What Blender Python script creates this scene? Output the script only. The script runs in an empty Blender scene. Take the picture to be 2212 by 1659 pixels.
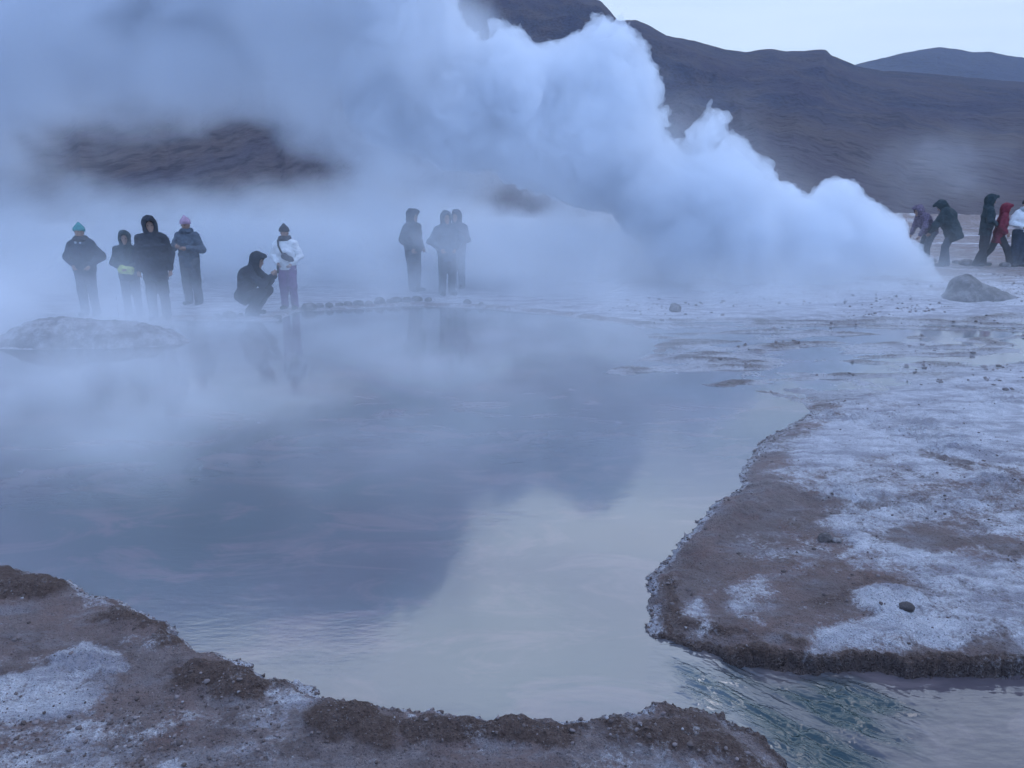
import bpy, math, random
import numpy as np
from mathutils import Vector, Matrix
random.seed(7)
rng = np.random.default_rng(7)
SC = bpy.context.scene
COL = SC.collection
R = math.radians

# ------------------------------------------------------------------ camera
CAM_H, FPX, HZ = 2.6, 1662.0, 380.0           # eye height, focal length and horizon row of a 2212 px wide frame
PITCH = math.atan((829.5 - HZ) / FPX)
cam_d = bpy.data.cameras.new('camera')
cam = bpy.data.objects.new('camera', cam_d)
COL.objects.link(cam)
cam.location = (0, 0, CAM_H)
cam.rotation_euler = (math.pi / 2 - PITCH, 0, 0)
cam_d.sensor_width = 36.0
cam_d.lens = FPX / 2212.0 * 36.0
cam_d.clip_start, cam_d.clip_end = 0.05, 20000.0
SC.camera = cam

def ray(px, py):
    u, v = (px - 1106.0) / FPX, (829.5 - py) / FPX
    c, s = math.cos(PITCH), math.sin(PITCH)
    return Vector((u, c + v * s, -s + v * c))

def on_z(px, py, z=0.0):
    """the point of the level z that is seen at a place of the survey photograph"""
    d = ray(px, py)
    t = (z - CAM_H) / d.z
    return Vector((d.x * t, d.y * t, z))

def at_y(px, py, Y):
    d = ray(px, py)
    t = Y / d.y
    return Vector((d.x * t, Y, CAM_H + d.z * t))

# ------------------------------------------------------------------ noise
_perm = np.random.default_rng(11).permutation(256).astype(np.int32)
_perm = np.concatenate([_perm, _perm, _perm])
_ga = np.random.default_rng(12).uniform(0, 2 * np.pi, 256)
_g2 = np.stack([np.cos(_ga), np.sin(_ga)], 1).astype(np.float32)
_g3 = np.random.default_rng(13).normal(size=(256, 3)).astype(np.float32)
_g3 /= np.linalg.norm(_g3, axis=1, keepdims=True)

def perlin2(x, y):
    x = np.asarray(x, np.float32); y = np.asarray(y, np.float32)
    xi = np.floor(x).astype(np.int32); yi = np.floor(y).astype(np.int32)
    xf = x - xi; yf = y - yi
    xi &= 255; yi &= 255
    u = xf * xf * xf * (xf * (xf * 6 - 15) + 10); v = yf * yf * yf * (yf * (yf * 6 - 15) + 10)
    def g(ix, iy, dx, dy):
        k = _perm[_perm[ix] + iy]
        return _g2[k, 0] * dx + _g2[k, 1] * dy
    a = g(xi, yi, xf, yf); b = g(xi + 1, yi, xf - 1, yf)
    c = g(xi, yi + 1, xf, yf - 1); d = g(xi + 1, yi + 1, xf - 1, yf - 1)
    return ((a + u * (b - a)) + v * ((c + u * (d - c)) - (a + u * (b - a)))) * 1.5

def perlin3(x, y, z):
    x = np.asarray(x, np.float32); y = np.asarray(y, np.float32); z = np.asarray(z, np.float32)
    xi = np.floor(x).astype(np.int32); yi = np.floor(y).astype(np.int32); zi = np.floor(z).astype(np.int32)
    xf = x - xi; yf = y - yi; zf = z - zi
    xi &= 255; yi &= 255; zi &= 255
    f = lambda t: t * t * t * (t * (t * 6 - 15) + 10)
    u, v, w = f(xf), f(yf), f(zf)
    def g(ix, iy, iz, dx, dy, dz):
        k = _perm[_perm[_perm[ix] + iy] + iz]
        return _g3[k, 0] * dx + _g3[k, 1] * dy + _g3[k, 2] * dz
    l = lambda a, b, t: a + t * (b - a)
    p = l(l(g(xi, yi, zi, xf, yf, zf), g(xi + 1, yi, zi, xf - 1, yf, zf), u),
          l(g(xi, yi + 1, zi, xf, yf - 1, zf), g(xi + 1, yi + 1, zi, xf - 1, yf - 1, zf), u), v)
    q = l(l(g(xi, yi, zi + 1, xf, yf, zf - 1), g(xi + 1, yi, zi + 1, xf - 1, yf, zf - 1), u),
          l(g(xi, yi + 1, zi + 1, xf, yf - 1, zf - 1), g(xi + 1, yi + 1, zi + 1, xf - 1, yf - 1, zf - 1), u), v)
    return l(p, q, w) * 1.5

def fbm2(x, y, octs=4, gain=0.5, lac=2.03):
    s = 0; a = 1.0; t = 0
    for k in range(octs):
        s = s + a * perlin2(x + 17.3 * k, y - 9.1 * k); t += a; a *= gain; x = x * lac; y = y * lac
    return s / t

def ridge2(x, y, octs=4, gain=0.5, lac=2.03):
    s = 0; a = 1.0; t = 0
    for k in range(octs):
        s = s + a * (1 - 2 * np.abs(perlin2(x + 31.7 * k, y + 5.3 * k))); t += a; a *= gain; x = x * lac; y = y * lac
    return s / t

def sstep(a, b, x):
    t = np.clip((x - a) / (b - a), 0, 1)
    return t * t * (3 - 2 * t)

def poly_sd(P, x, y):
    """signed distance to a closed polygon (negative inside)"""
    P = np.asarray(P, np.float64)
    d = np.full(x.shape, 1e9); inside = np.zeros(x.shape, bool)
    n = len(P)
    for i in range(n):
        ax, ay = P[i]; bx, by = P[(i + 1) % n]
        ex, ey = bx - ax, by - ay
        wx, wy = x - ax, y - ay
        t = np.clip((wx * ex + wy * ey) / (ex * ex + ey * ey + 1e-12), 0, 1)
        d = np.minimum(d, (wx - ex * t) ** 2 + (wy - ey * t) ** 2)
        if ay != by:
            c = ((ay > y) != (by > y)) & (x < ex * (y - ay) / (by - ay) + ax)
            inside ^= c
    d = np.sqrt(d)
    return np.where(inside, -d, d)

# ------------------------------------------------------------------ meshes
def mesh_from(name, verts, faces, smooth=True, attrs=None):
    """faces: (n,3) or (n,4) int array"""
    me = bpy.data.meshes.new(name)
    verts = np.ascontiguousarray(verts, np.float32); faces = np.ascontiguousarray(faces, np.int32)
    k = faces.shape[1]
    me.vertices.add(len(verts)); me.vertices.foreach_set('co', verts.ravel())
    me.loops.add(faces.size); me.loops.foreach_set('vertex_index', faces.ravel())
    me.polygons.add(len(faces))
    me.polygons.foreach_set('loop_start', np.arange(0, faces.size, k, dtype=np.int32))
    if smooth:
        me.polygons.foreach_set('use_smooth', np.ones(len(faces), bool))
    for an, av in (attrs or {}).items():
        a = me.attributes.new(an, 'FLOAT', 'POINT'); a.data.foreach_set('value', np.ascontiguousarray(av, np.float32).ravel())
    me.update(calc_edges=True)
    return me

def link(name, me, mat=None, parent=None, loc=None):
    o = bpy.data.objects.new(name, me)
    COL.objects.link(o)
    if mat is not None: me.materials.append(mat)
    if parent is not None: o.parent = parent
    if loc is not None: o.location = loc
    return o

def tag(o, label=None, cat=None, group=None, kind=None):
    if label: o['label'] = label
    if cat: o['category'] = cat
    if group: o['group'] = group
    if kind: o['kind'] = kind
    return o

def empty(name, loc, rz=0.0):
    o = bpy.data.objects.new(name, None)
    COL.objects.link(o); o.location = loc; o.rotation_euler = (0, 0, rz); o.empty_display_size = 0.2
    return o

def grid_faces(nu, nv, wrap=False):
    i = np.arange(nu - 1)[:, None]; j = np.arange(nv if wrap else nv - 1)[None, :]
    j2 = (j + 1) % nv
    return np.stack([i * nv + j, i * nv + j2, (i + 1) * nv + j2, (i + 1) * nv + j], -1).reshape(-1, 4)

def surface_nets(S, org, h):
    """closed quad mesh of the zero level of a sampled field (negative inside)"""
    N = S < 0
    c = [N[dx:N.shape[0] - 1 + dx, dy:N.shape[1] - 1 + dy, dz:N.shape[2] - 1 + dz] for dx in (0, 1) for dy in (0, 1) for dz in (0, 1)]
    s = sum(a.astype(np.uint8) for a in c)
    act = (s > 0) & (s < 8)
    idx = np.full(act.shape, -1, np.int64)
    I, J, K = np.nonzero(act)
    idx[I, J, K] = np.arange(len(I))
    acc = np.zeros((len(I), 3)); cnt = np.zeros(len(I))
    corner = [(dx, dy, dz) for dx in (0, 1) for dy in (0, 1) for dz in (0, 1)]
    val = [S[I + a, J + b, K + d] for a, b, d in corner]
    for m in range(8):
        for n in range(m + 1, 8):
            A, B = corner[m], corner[n]
            if sum(abs(p - q) for p, q in zip(A, B)) != 1: continue
            va, vb = val[m], val[n]
            x = (va < 0) != (vb < 0)
            t = np.where(x, va / np.where(x, va - vb, 1), 0)
            for ax in range(3):
                acc[:, ax] += np.where(x, A[ax] + t * (B[ax] - A[ax]), 0)
            cnt += x
    V = np.stack([I, J, K], 1) + acc / cnt[:, None]
    F = []
    for ax in range(3):
        sl0 = [slice(None)] * 3; sl1 = [slice(None)] * 3
        sl0[ax] = slice(0, -1); sl1[ax] = slice(1, None)
        a, b = N[tuple(sl0)], N[tuple(sl1)]
        X = a != b
        o1, o2 = [(1, 2), (2, 0), (0, 1)][ax]
        q = np.array(np.nonzero(X))
        ok = (q[o1] > 0) & (q[o2] > 0) & (q[o1] < S.shape[o1] - 1) & (q[o2] < S.shape[o2] - 1)
        q = q[:, ok]
        fl = a[tuple(q)]
        def cell(d1, d2):
            r = q.copy(); r[o1] -= d1; r[o2] -= d2
            return idx[tuple(r)]
        f = np.stack([cell(1, 1), cell(0, 1), cell(0, 0), cell(1, 0)], 1)
        f[~fl] = f[~fl][:, ::-1]
        F.append(f)
    F = np.concatenate(F); F = F[(F >= 0).all(1)]
    return V * h + np.asarray(org), F

class Field:
    """a solid built from smooth unions of round shapes, sampled on a grid"""
    def __init__(s, lo, hi, h):
        s.h = h; s.lo = np.array(lo, float)
        n = np.ceil((np.array(hi, float) - s.lo) / h).astype(int) + 1
        s.ax = [s.lo[k] + h * np.arange(n[k]) for k in range(3)]
        s.S = np.full(tuple(n), 1.0, np.float32)
    def _box(s, lo, hi):
        sl = []
        for k in range(3):
            a = int(np.clip(math.floor((lo[k] - s.lo[k]) / s.h), 0, len(s.ax[k]))); b = int(np.clip(math.ceil((hi[k] - s.lo[k]) / s.h) + 1, 0, len(s.ax[k])))
            sl.append(slice(a, b))
        X = np.meshgrid(*[s.ax[k][sl[k]] for k in range(3)], indexing='ij', sparse=True)
        return tuple(sl), X
    def _merge(s, sl, d, k, sub=False):
        A = s.S[sl]
        d = d.astype(np.float32)
        if sub:
            h = np.clip(0.5 - 0.5 * (A + d) / k, 0, 1); s.S[sl] = A + (-d - A) * h + k * h * (1 - h)
        else:
            h = np.clip(0.5 + 0.5 * (A - d) / k, 0, 1); s.S[sl] = A + (d - A) * h - k * h * (1 - h)
    def cone(s, a, b, ra, rb, k=0.02, sq=(1, 1, 1), sub=False):
        """tapered capsule; sq squeezes its cross-section along the axes"""
        a = np.array(a, float); b = np.array(b, float); q = np.array(sq, float)
        m = (max(ra, rb) * q.max() + k + 3 * s.h)
        sl, X = s._box(np.minimum(a, b) - m, np.maximum(a, b) + m)
        if any(t.stop <= t.start for t in sl): return s
        P = [(X[i] - a[i]) / q[i] for i in range(3)]; e = (b - a) / q
        t = np.clip((P[0] * e[0] + P[1] * e[1] + P[2] * e[2]) / max(1e-9, e @ e), 0, 1)
        d = np.sqrt((P[0] - e[0] * t) ** 2 + (P[1] - e[1] * t) ** 2 + (P[2] - e[2] * t) ** 2) - (ra + (rb - ra) * t)
        s._merge(sl, d * q.min() if not sub else d * q.min(), k, sub); return s
    def ell(s, c, r, k=0.02, rot=None, sub=False):
        c = np.array(c, float); r = np.array(r, float)
        m = r.max() + k + 3 * s.h
        sl, X = s._box(c - m, c + m)
        if any(t.stop <= t.start for t in sl): return s
        P = [X[i] - c[i] for i in range(3)]
        if rot is not None:
            M = np.array(rot)
            P = [P[0] * M[0][i] + P[1] * M[1][i] + P[2] * M[2][i] for i in range(3)]
        n = np.sqrt((P[0] / r[0]) ** 2 + (P[1] / r[1]) ** 2 + (P[2] / r[2]) ** 2)
        n2 = np.sqrt((P[0] / r[0] ** 2) ** 2 + (P[1] / r[1] ** 2) ** 2 + (P[2] / r[2] ** 2) ** 2)
        d = n * (n - 1) / np.maximum(n2, 1e-6)
        s._merge(sl, d, k, sub); return s
    def cut(s, n, off):
        """keep the side where n.x < off"""
        X = np.meshgrid(*s.ax, indexing='ij', sparse=True)
        d = (X[0] * n[0] + X[1] * n[1] + X[2] * n[2]) - off
        s.S = np.maximum(s.S, d.astype(np.float32)); return s
    def rough(s, amp, scale, seed=0.0, billow=False, z_stretch=1.0):
        X = np.meshgrid(*s.ax, indexing='ij')
        near = np.abs(s.S) < amp * 2 + 2 * s.h
        p = [X[i][near] * scale + seed * (i + 1.7) for i in range(3)]; p[2] = p[2] * z_stretch
        n = perlin3(*p)
        if billow: n = np.abs(n) * 2 - 0.5
        s.S[near] -= (amp * n).astype(np.float32); return s
    def build(s):
        return surface_nets(s.S, s.lo, s.h)

# ------------------------------------------------------------------ materials
def new_mat(name):
    m = bpy.data.materials.new(name); m.use_nodes = True
    nt = m.node_tree; nt.nodes.clear()
    out = nt.nodes.new('ShaderNodeOutputMaterial')
    return m, nt, out

class NT:
    def __init__(s, nt): s.t = nt
    def n(s, kind, ins=None, **kw):
        nd = s.t.nodes.new(kind)
        for k, v in kw.items(): setattr(nd, k, v)
        for k, v in (ins or {}).items():
            sock = nd.inputs[k]
            if isinstance(v, bpy.types.NodeSocket): s.t.links.new(v, sock)
            else: sock.default_value = v
        return nd
    def noise(s, vec, scale, detail=4, rough=0.55, dist=0.0):
        return s.n('ShaderNodeTexNoise', {'Vector': vec, 'Scale': scale, 'Detail': detail, 'Roughness': rough, 'Distortion': dist}).outputs['Fac']
    def ramp(s, fac, a, b, lo=0.0, hi=1.0):
        return s.n('ShaderNodeMapRange', {'Value': fac, 'From Min': a, 'From Max': b, 'To Min': lo, 'To Max': hi}, interpolation_type='SMOOTHSTEP').outputs[0]
    def math(s, op, a, b=0.0, c=None, clamp=False):
        nd = s.n('ShaderNodeMath', {0: a, 1: b}, operation=op, use_clamp=clamp)
        if c is not None:
            if isinstance(c, bpy.types.NodeSocket): s.t.links.new(c, nd.inputs[2])
            else: nd.inputs[2].default_value = c
        return nd.outputs[0]
    def mix(s, fac, a, b, blend='MIX'):
        nd = s.n('ShaderNodeMix', None, data_type='RGBA', blend_type=blend, clamp_factor=True)
        for k, v in ((0, fac), (6, a), (7, b)):
            if isinstance(v, bpy.types.NodeSocket): s.t.links.new(v, nd.inputs[k])
            else: nd.inputs[k].default_value = (tuple(v) + (1,))[:4] if isinstance(v, (tuple, list)) else v
        return nd.outputs[2]
    def attr(s, name): return s.n('ShaderNodeAttribute', None, attribute_name=name).outputs['Fac']
# ------------------------------------------------------------------ world, sun
SC.view_settings.view_transform = 'Standard'
SC.view_settings.look = 'None'
SC.view_settings.exposure = 0.18
SC.view_settings.gamma = 1.0
SUN_EL, SUN_AZ = R(62), R(70)
world = bpy.data.worlds.new('World'); SC.world = world
world.use_nodes = True
wt = world.node_tree; wt.nodes.clear(); W = NT(wt)
sky = W.n('ShaderNodeTexSky', None, sky_type='NISHITA', sun_disc=False, sun_elevation=SUN_EL, sun_rotation=SUN_AZ,
          altitude=4300.0, air_density=1.0, dust_density=0.6, ozone_density=2.0)
tc = W.n('ShaderNodeTexCoord').outputs['Generated']
sep = W.n('ShaderNodeSeparateXYZ', {0: tc}).outputs
up = W.ramp(sep[2], 0.10, 0.55)
mp = W.n('ShaderNodeMapping', {'Vector': tc, 'Scale': (1.0, 1.0, 4.5)}).outputs[0]
cl = W.ramp(W.noise(mp, 2.1, 5, 0.55, 0.4), 0.36, 0.66)
fine = W.ramp(W.noise(W.n('ShaderNodeMapping', {'Vector': tc, 'Scale': (1.0, 1.0, 9.0)}).outputs[0], 3.4, 6, 0.6, 0.5), 0.35, 0.7)
hor = W.n('ShaderNodeVectorMath', {0: W.n('ShaderNodeVectorMath', {0: tc, 1: (1, 1, 0)}, operation='MULTIPLY').outputs[0]}, operation='NORMALIZE').outputs[0]
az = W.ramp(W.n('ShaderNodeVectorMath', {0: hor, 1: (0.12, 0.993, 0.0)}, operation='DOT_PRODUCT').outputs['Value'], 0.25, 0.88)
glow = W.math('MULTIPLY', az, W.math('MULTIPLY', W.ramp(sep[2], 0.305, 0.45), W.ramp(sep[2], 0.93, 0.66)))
veil = W.mix(up, (6.1, 7.4, 9.0), (3.0, 5.6, 12.4))           # pale towards the horizon, deep blue overhead
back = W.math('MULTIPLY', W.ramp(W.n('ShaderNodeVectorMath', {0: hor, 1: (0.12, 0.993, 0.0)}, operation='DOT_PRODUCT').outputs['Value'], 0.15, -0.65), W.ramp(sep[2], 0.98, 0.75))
veil = W.mix(W.math('MULTIPLY', cl, 0.30), veil, (7.2, 8.7, 10.2))
veil = W.mix(back, veil, (6.8, 10.1, 17.0))                   # blue brightness added behind the viewer to light the near side of the steam
veil = W.mix(W.math('MULTIPLY', glow, W.math('ADD', W.math('MULTIPLY', cl, 0.25), 0.75)), veil, (14.5, 17.0, 20.5))   # bright sky band added above the view, for pond reflections and steam
veil2 = W.mix(W.math('MULTIPLY', fine, 0.22), veil, (7.6, 8.6, 9.4))
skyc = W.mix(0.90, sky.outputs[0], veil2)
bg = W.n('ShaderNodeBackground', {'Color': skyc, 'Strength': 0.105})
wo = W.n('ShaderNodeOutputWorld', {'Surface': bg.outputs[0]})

sun_d = bpy.data.lights.new('sun', 'SUN'); sun_d.energy = 0.5; sun_d.angle = R(25); sun_d.color = (1.0, 0.96, 0.95)
sun = bpy.data.objects.new('sun', sun_d); COL.objects.link(sun)
sd_ = Vector((math.sin(SUN_AZ) * math.cos(SUN_EL), math.cos(SUN_AZ) * math.cos(SUN_EL), math.sin(SUN_EL)))
sun.rotation_euler = sd_.to_track_quat('Z', 'Y').to_euler()

# ------------------------------------------------------------------ ground plan (surveyed in photograph pixels, stored in metres)
def P2(pts, z=0.0): return [tuple(on_z(px, py, z)[:2]) for px, py in pts]
POND = P2([(-900, 1010), (-300, 1150), (0, 1222), (100, 1250), (165, 1268), (280, 1312), (380, 1360), (425, 1400), (560, 1452), (620, 1476), (700, 1502), (830, 1536), (940, 1549),
           (1090, 1554), (1230, 1556), (1310, 1546), (1395, 1538), (1432, 1480), (1424, 1412), (1405, 1350), (1399, 1290), (1402, 1250), (1452, 1195), (1465, 1172), (1530, 1105), (1560, 1080),
           (1604, 1050), (1592, 1025), (1630, 975), (1640, 953), (1700, 922), (1752, 890), (1735, 872), (1640, 850), (1500, 828), (1300, 806), (1390, 770), (1420, 742),
           (1365, 702), (1200, 682), (1050, 668), (880, 661), (760, 668), (640, 674), (600, 694), (470, 694), (380, 692), (352, 742), (230, 752), (60, 756), (0, 754), (-300, 742), (-900, 760)])
CHAN = P2([(1395, 1420), (1430, 1409), (1500, 1424), (1562, 1440), (1640, 1446), (1722, 1453), (1790, 1449), (1880, 1445), (1960, 1462), (2050, 1455), (2130, 1462), (2212, 1462), (2700, 1450),
           (2800, 2100), (1850, 2100), (1702, 1700), (1690, 1655), (1640, 1612), (1570, 1578), (1480, 1550), (1395, 1536)], -0.07)
FLATS = P2([(1300, 700), (1420, 690), (1800, 690), (2300, 680), (3000, 690), (3000, 770), (2212, 792), (1990, 842), (1830, 878), (1752, 892), (1735, 872), (1500, 830), (1280, 810), (1390, 770), (1415, 740)])
# brown lumps along the rims: px, py, radius across, radius deep, height
LUMPS = [(-40, 1260, .30, .20, .06), (70, 1275, .24, .17, .075), (270, 1340, .20, .12, .05), (330, 1352, .13, .09, .04), (440, 1470, .19, .13, .06), (520, 1490, .17, .12, .065), (740, 1565, .17, .14, .075), (810, 1590, .14, .12, .05),
         (960, 1588, .20, .10, .065), (1110, 1590, .17, .09, .06), (1200, 1600, .14, .10, .045), (1330, 1580, .14, .11, .06), (1440, 1590, .20, .13, .075), (1560, 1618, .17, .13, .06), (1630, 1650, .13, .12, .05),
         (1440, 1345, .05, .22, .05), (1440, 1270, .09, .16, .05), (1500, 1180, .16, .15, .05), (1590, 1085, .26, .22, .09), (1660, 1050, .25, .20, .06), (1560, 1125, .18, .16, .06),
         (1480, 1402, .12, .05, .035), (1640, 1400, .20, .09, .07), (1700, 1432, .16, .06, .06), (1860, 1405, .22, .07, .05), (2080, 1420, .30, .08, .06), (2230, 1420, .22, .08, .05)]
BROWN = [P2([(1395, 1290), (1460, 1185), (1530, 1100), (1610, 1035), (1690, 1050), (1750, 1085), (1790, 1130), (1830, 1165), (1862, 1262), (1850, 1300), (1770, 1338), (1690, 1395), (1740, 1425), (1500, 1440), (1405, 1400)], .06),
         P2([(1690, 1050), (1900, 1085), (1760, 1105), (1700, 1085)], .06), P2([(1840, 1140), (2060, 1150), (2300, 1178), (2260, 1195), (1990, 1178), (1880, 1165)], .06),
         P2([(1950, 955), (2080, 985), (2200, 1010), (2060, 1005)], .06)]
GRIT = [P2([(1710, 1290), (1860, 1235), (1960, 1255), (1880, 1290), (1760, 1340)], .06)]
PALE = [(P2([(1840, 1275), (1905, 1262), (1990, 1285), (2010, 1325), (1930, 1345), (1870, 1320)], .06), 1.0), (P2([(1760, 1355), (1900, 1325), (2212, 1340), (2500, 1330), (2500, 1395), (2212, 1392), (1900, 1392), (1740, 1400)], .06), .85),
        (P2([(1560, 1270), (1640, 1240), (1700, 1290), (1640, 1340), (1570, 1320)], .06), .45), (P2([(1475, 1300), (1520, 1270), (1540, 1350), (1490, 1385)], .06), .5),
        (P2([(108, 1420), (180, 1383), (225, 1392), (268, 1432), (240, 1452), (200, 1455), (150, 1450)], .1), 1.0), (P2([(-120, 1490), (100, 1432), (240, 1462), (200, 1535), (90, 1560), (-120, 1580)], .1), .75),
        (P2([(-120, 1580), (90, 1555), (230, 1540), (300, 1700), (-120, 1750)], .1), .42), (P2([(580, 1490), (650, 1478), (720, 1510), (640, 1535), (590, 1525)], .1), .6), (P2([(470, 1560), (620, 1530), (640, 1560), (520, 1590)], .1), .55),
        (P2([(160, 1268), (215, 1275), (260, 1312), (190, 1318)], .06), .7), (P2([(230, 1370), (330, 1345), (370, 1390), (280, 1400)], .1), .3), (P2([(350, 1650), (380, 1640), (400, 1659), (360, 1670)], .1), .8),
        (P2([(860, 1540), (950, 1545), (960, 1565), (880, 1565)], .06), .8)]

def ground_fields(x, y):
    sp = poly_sd(POND, x, y); sc = poly_sd(CHAN, x, y); sf = poly_sd(FLATS, x, y)
    dist = np.hypot(x, y)
    n1 = fbm2(x * 0.9, y * 0.9, 4); n2 = fbm2(x * 5 + 3, y * 5, 4); n3 = fbm2(x * 22, y * 22 + 7, 3)
    wob = 0.075 * fbm2(x * 4.2 + 9, y * 4.2, 3) + 0.045 * fbm2(x * 14, y * 14, 4)
    near = sstep(7.0, 3.5, y)
    sd = np.minimum(sp, sc) + wob * (0.45 + 0.55 * near)
    scw = sc + wob * 0.7 + 0.055 * fbm2(x * 2.1 + 4, y * 2.1, 3)
    ledz = sstep(0.22, 0.05, scw) * sstep(0.2, 0.9, x)
    rgt = sstep(0.4, 0.9, x)
    rise = sstep(0.0, 1.0, sd / (0.15 + 0.15 * rgt))
    h = rise * (0.048 + 0.030 * near) * (1 - 0.25 * rgt) + 0.03 * n1 * sstep(0.1, 0.9, sd) * (0.4 + 0.6 * near) + 0.10 * sstep(0.3, 2.5, sd) * near * sstep(1.0, -1.5, x)
    # the ledge over the lower pool drops steeply
    led = sstep(-0.012, 0.035, scw)
    h = np.where(scw < 0.2, np.minimum(h, -0.16 + (0.16 + 0.048) * led + 0.3 * np.maximum(scw, 0)), h)
    h = np.where(sd < 0, -np.minimum(0.35, 0.02 + 0.9 * np.abs(sd)) - 0.10 * sstep(0.05, -0.08, sc), h)
    lump = np.zeros(x.shape)
    wx = x + 0.085 * fbm2(x * 6 + 3, y * 6 + 1, 4); wy = y + 0.070 * fbm2(x * 6 + 13, y * 6 + 8, 4)
    for px, py, ra, rb, hh in LUMPS:
        c = on_z(px, py, 0.06)
        e = np.exp(-(((wx - c.x) / ra) ** 2 + ((wy - c.y) / rb) ** 2) ** 1.3)
        lump = np.maximum(lump, e * hh * (0.62 if px > 1300 else 0.9))
    ridge = 0.036 * np.exp(-((sd - 0.14) / 0.09) ** 2) * sstep(-0.25, 0.35, fbm2(x * 2.3 + 1, y * 2.3, 4)) * near
    lump = np.maximum(lump, ridge)
    ln = np.clip(lump / 0.045, 0, 1)
    h = h + lump * sstep(-0.01, 0.06, sd) * (1 + 0.38 * n2 + 0.12 * n3)
    # wet sinter flats: a few centimetres up and down around the water level
    fl = sstep(0.35, -0.35, sf)
    tn = fbm2(x * 0.55 + 4, y * 1.5, 5); tr = ridge2(x * 0.30 + 2.2, y * 1.25 + 1.0, 3)
    hf = -0.008 + 0.045 * tn + 0.050 * sstep(0.50, 0.95, tr) + 0.008 * n3
    h = np.where(sp < -0.5, h, h * (1 - fl) + hf * fl * sstep(-0.25, 0.3, sp) + (h * fl) * (1 - sstep(-0.25, 0.3, sp)))
    # crust and crumbs
    cr = sstep(0.0, 0.2, sd) * (1 - fl)
    bill = np.abs(perlin2(x * 9, y * 9)) + 0.5 * np.abs(perlin2(x * 21, y * 21 + 3)) + 0.3 * np.abs(perlin2(x * 47, y * 47))
    rightb = sstep(-0.3, 0.6, x - 0.2 * y + 0.1) * near
    cauli = sstep(0.05, 0.35, fbm2(x * 0.8 + 20, y * 0.8, 3)) * sstep(5.0, 6.2, y) * sstep(14, 9, y)
    cr = cr * (1 - 0.6 * ledz)
    h = h + cr * (0.012 * n2 * (0.4 + near) + 0.013 * (bill - 0.4) * (0.7 + 0.3 * ln + 3.4 * cauli) + (0.005 + 0.006 * near) * n3)
    crumb = sstep(0.10, 0.0, np.abs(sd - 0.035)) * near * (sd > -0.02)
    h = h + crumb * 0.020 * np.clip(perlin2(x * 34, y * 34) + 0.25, 0, 1.2)
    # ground climbs gently to the right rear, and up to the photographer
    h = h + 0.22 * sstep(3.0, 9.0, x) * sstep(13.0, 19.0, y) + 0.06 * n1 * sstep(16, 40, dist) + 0.85 * sstep(2.55, 0.9, y) * sstep(9.0, 3.0, np.abs(x)) + 0.5 * sstep(2.5, 0.5, y) * sstep(2, 9, np.abs(x))
    h = h - 0.25 * sstep(60, 300, dist)
    # where each kind of soil lies
    white = 0.16 + 0.38 * n1 + 0.0 * x
    far = sstep(5.6, 7.6, y + 0.35 * n1)
    white = white + (0.72 * far + 0.38 * (1 - far) * sstep(1.0, 1.8, x)) * sstep(0.1, 0.5, sd + 0.1 * n2)
    white = np.where(y > 7, np.maximum(white, 0.45 + 0.3 * n1), white)
    white = white - 0.62 * sstep(15, 20, y) * sstep(3, 8, x) + 0.5 * sstep(0.25, 0.5, fbm2(x * 0.06, y * 0.55 + 2, 3)) * sstep(18, 24, y)
    brown = ln * near
    w2 = 0.10 * n2 + 0.12 * fbm2(x * 2.2, y * 2.2 + 5, 3)
    for Pq in BROWN:
        m = sstep(0.10, -0.10, poly_sd(Pq, x, y) + w2)
        white = white * (1 - 0.72 * m); brown = np.maximum(brown, 0.36 * m)
    for Pq in GRIT:
        m = sstep(0.12, -0.10, poly_sd(Pq, x, y) + w2); brown = np.maximum(brown, 0.5 * m); white = white * (1 - 0.8 * m)
    brown = np.maximum(brown, sstep(0.10, 0.02, scw) * sstep(0.15, -0.05, x * -1 + 0.75) * 0.95)
    white = white * (1 - 0.8 * ln * near)
    for Pq, a in PALE:
        m = sstep(0.07, -0.07, poly_sd(Pq, x, y) + 0.6 * w2) * (1 - 0.6 * ln)
        white = np.maximum(white, a * m); brown = brown * (1 - 0.8 * m * a)
        if a == 1.0: h = h + 0.022 * m * (1 + 1.3 * n2 + 0.6 * n3) * near
    xr, yr = x * 0.94 + y * 0.34, y * 0.94 - x * 0.34
    white = white - 0.05 + 0.42 * fbm2(xr * 1.0 + 2, yr * 4.2, 5) + 0.20 * fbm2(x * 3.1 + 2, y * 3.1, 4) + 0.30 * fbm2(x * 9 + 5, y * 9, 4) * sstep(12, 6, y)
    thick = sstep(0.45, 0.85, white) * sstep(0.05, 0.2, sd) * sstep(13, 8, y)
    h = h + thick * (0.012 + 0.006 * n2) * (1 + cauli)
    rim = sstep(0.055, 0.015, np.abs(sp + wob * 0.6 - 0.03)) * sstep(-0.35, 0.15, n2 + 0.3) * sstep(0.02, 0.08, sc)
    white = np.maximum(white, rim * (0.62 + 0.5 * fbm2(x * 14, y * 14, 3)))
    brown = np.maximum(brown, 0.75 * fl * sstep(0.54, 0.82, tr)); white = white * (1 - 0.7 * fl * sstep(0.54, 0.82, tr)) + 0.06 * fl
    wet = np.maximum(sstep(0.03, -0.01, h) * (sd > -0.3), 0.75 * fl)
    return h, np.clip(white, 0, 1), np.clip(brown, 0, 1), np.clip(wet, 0, 1)

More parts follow.
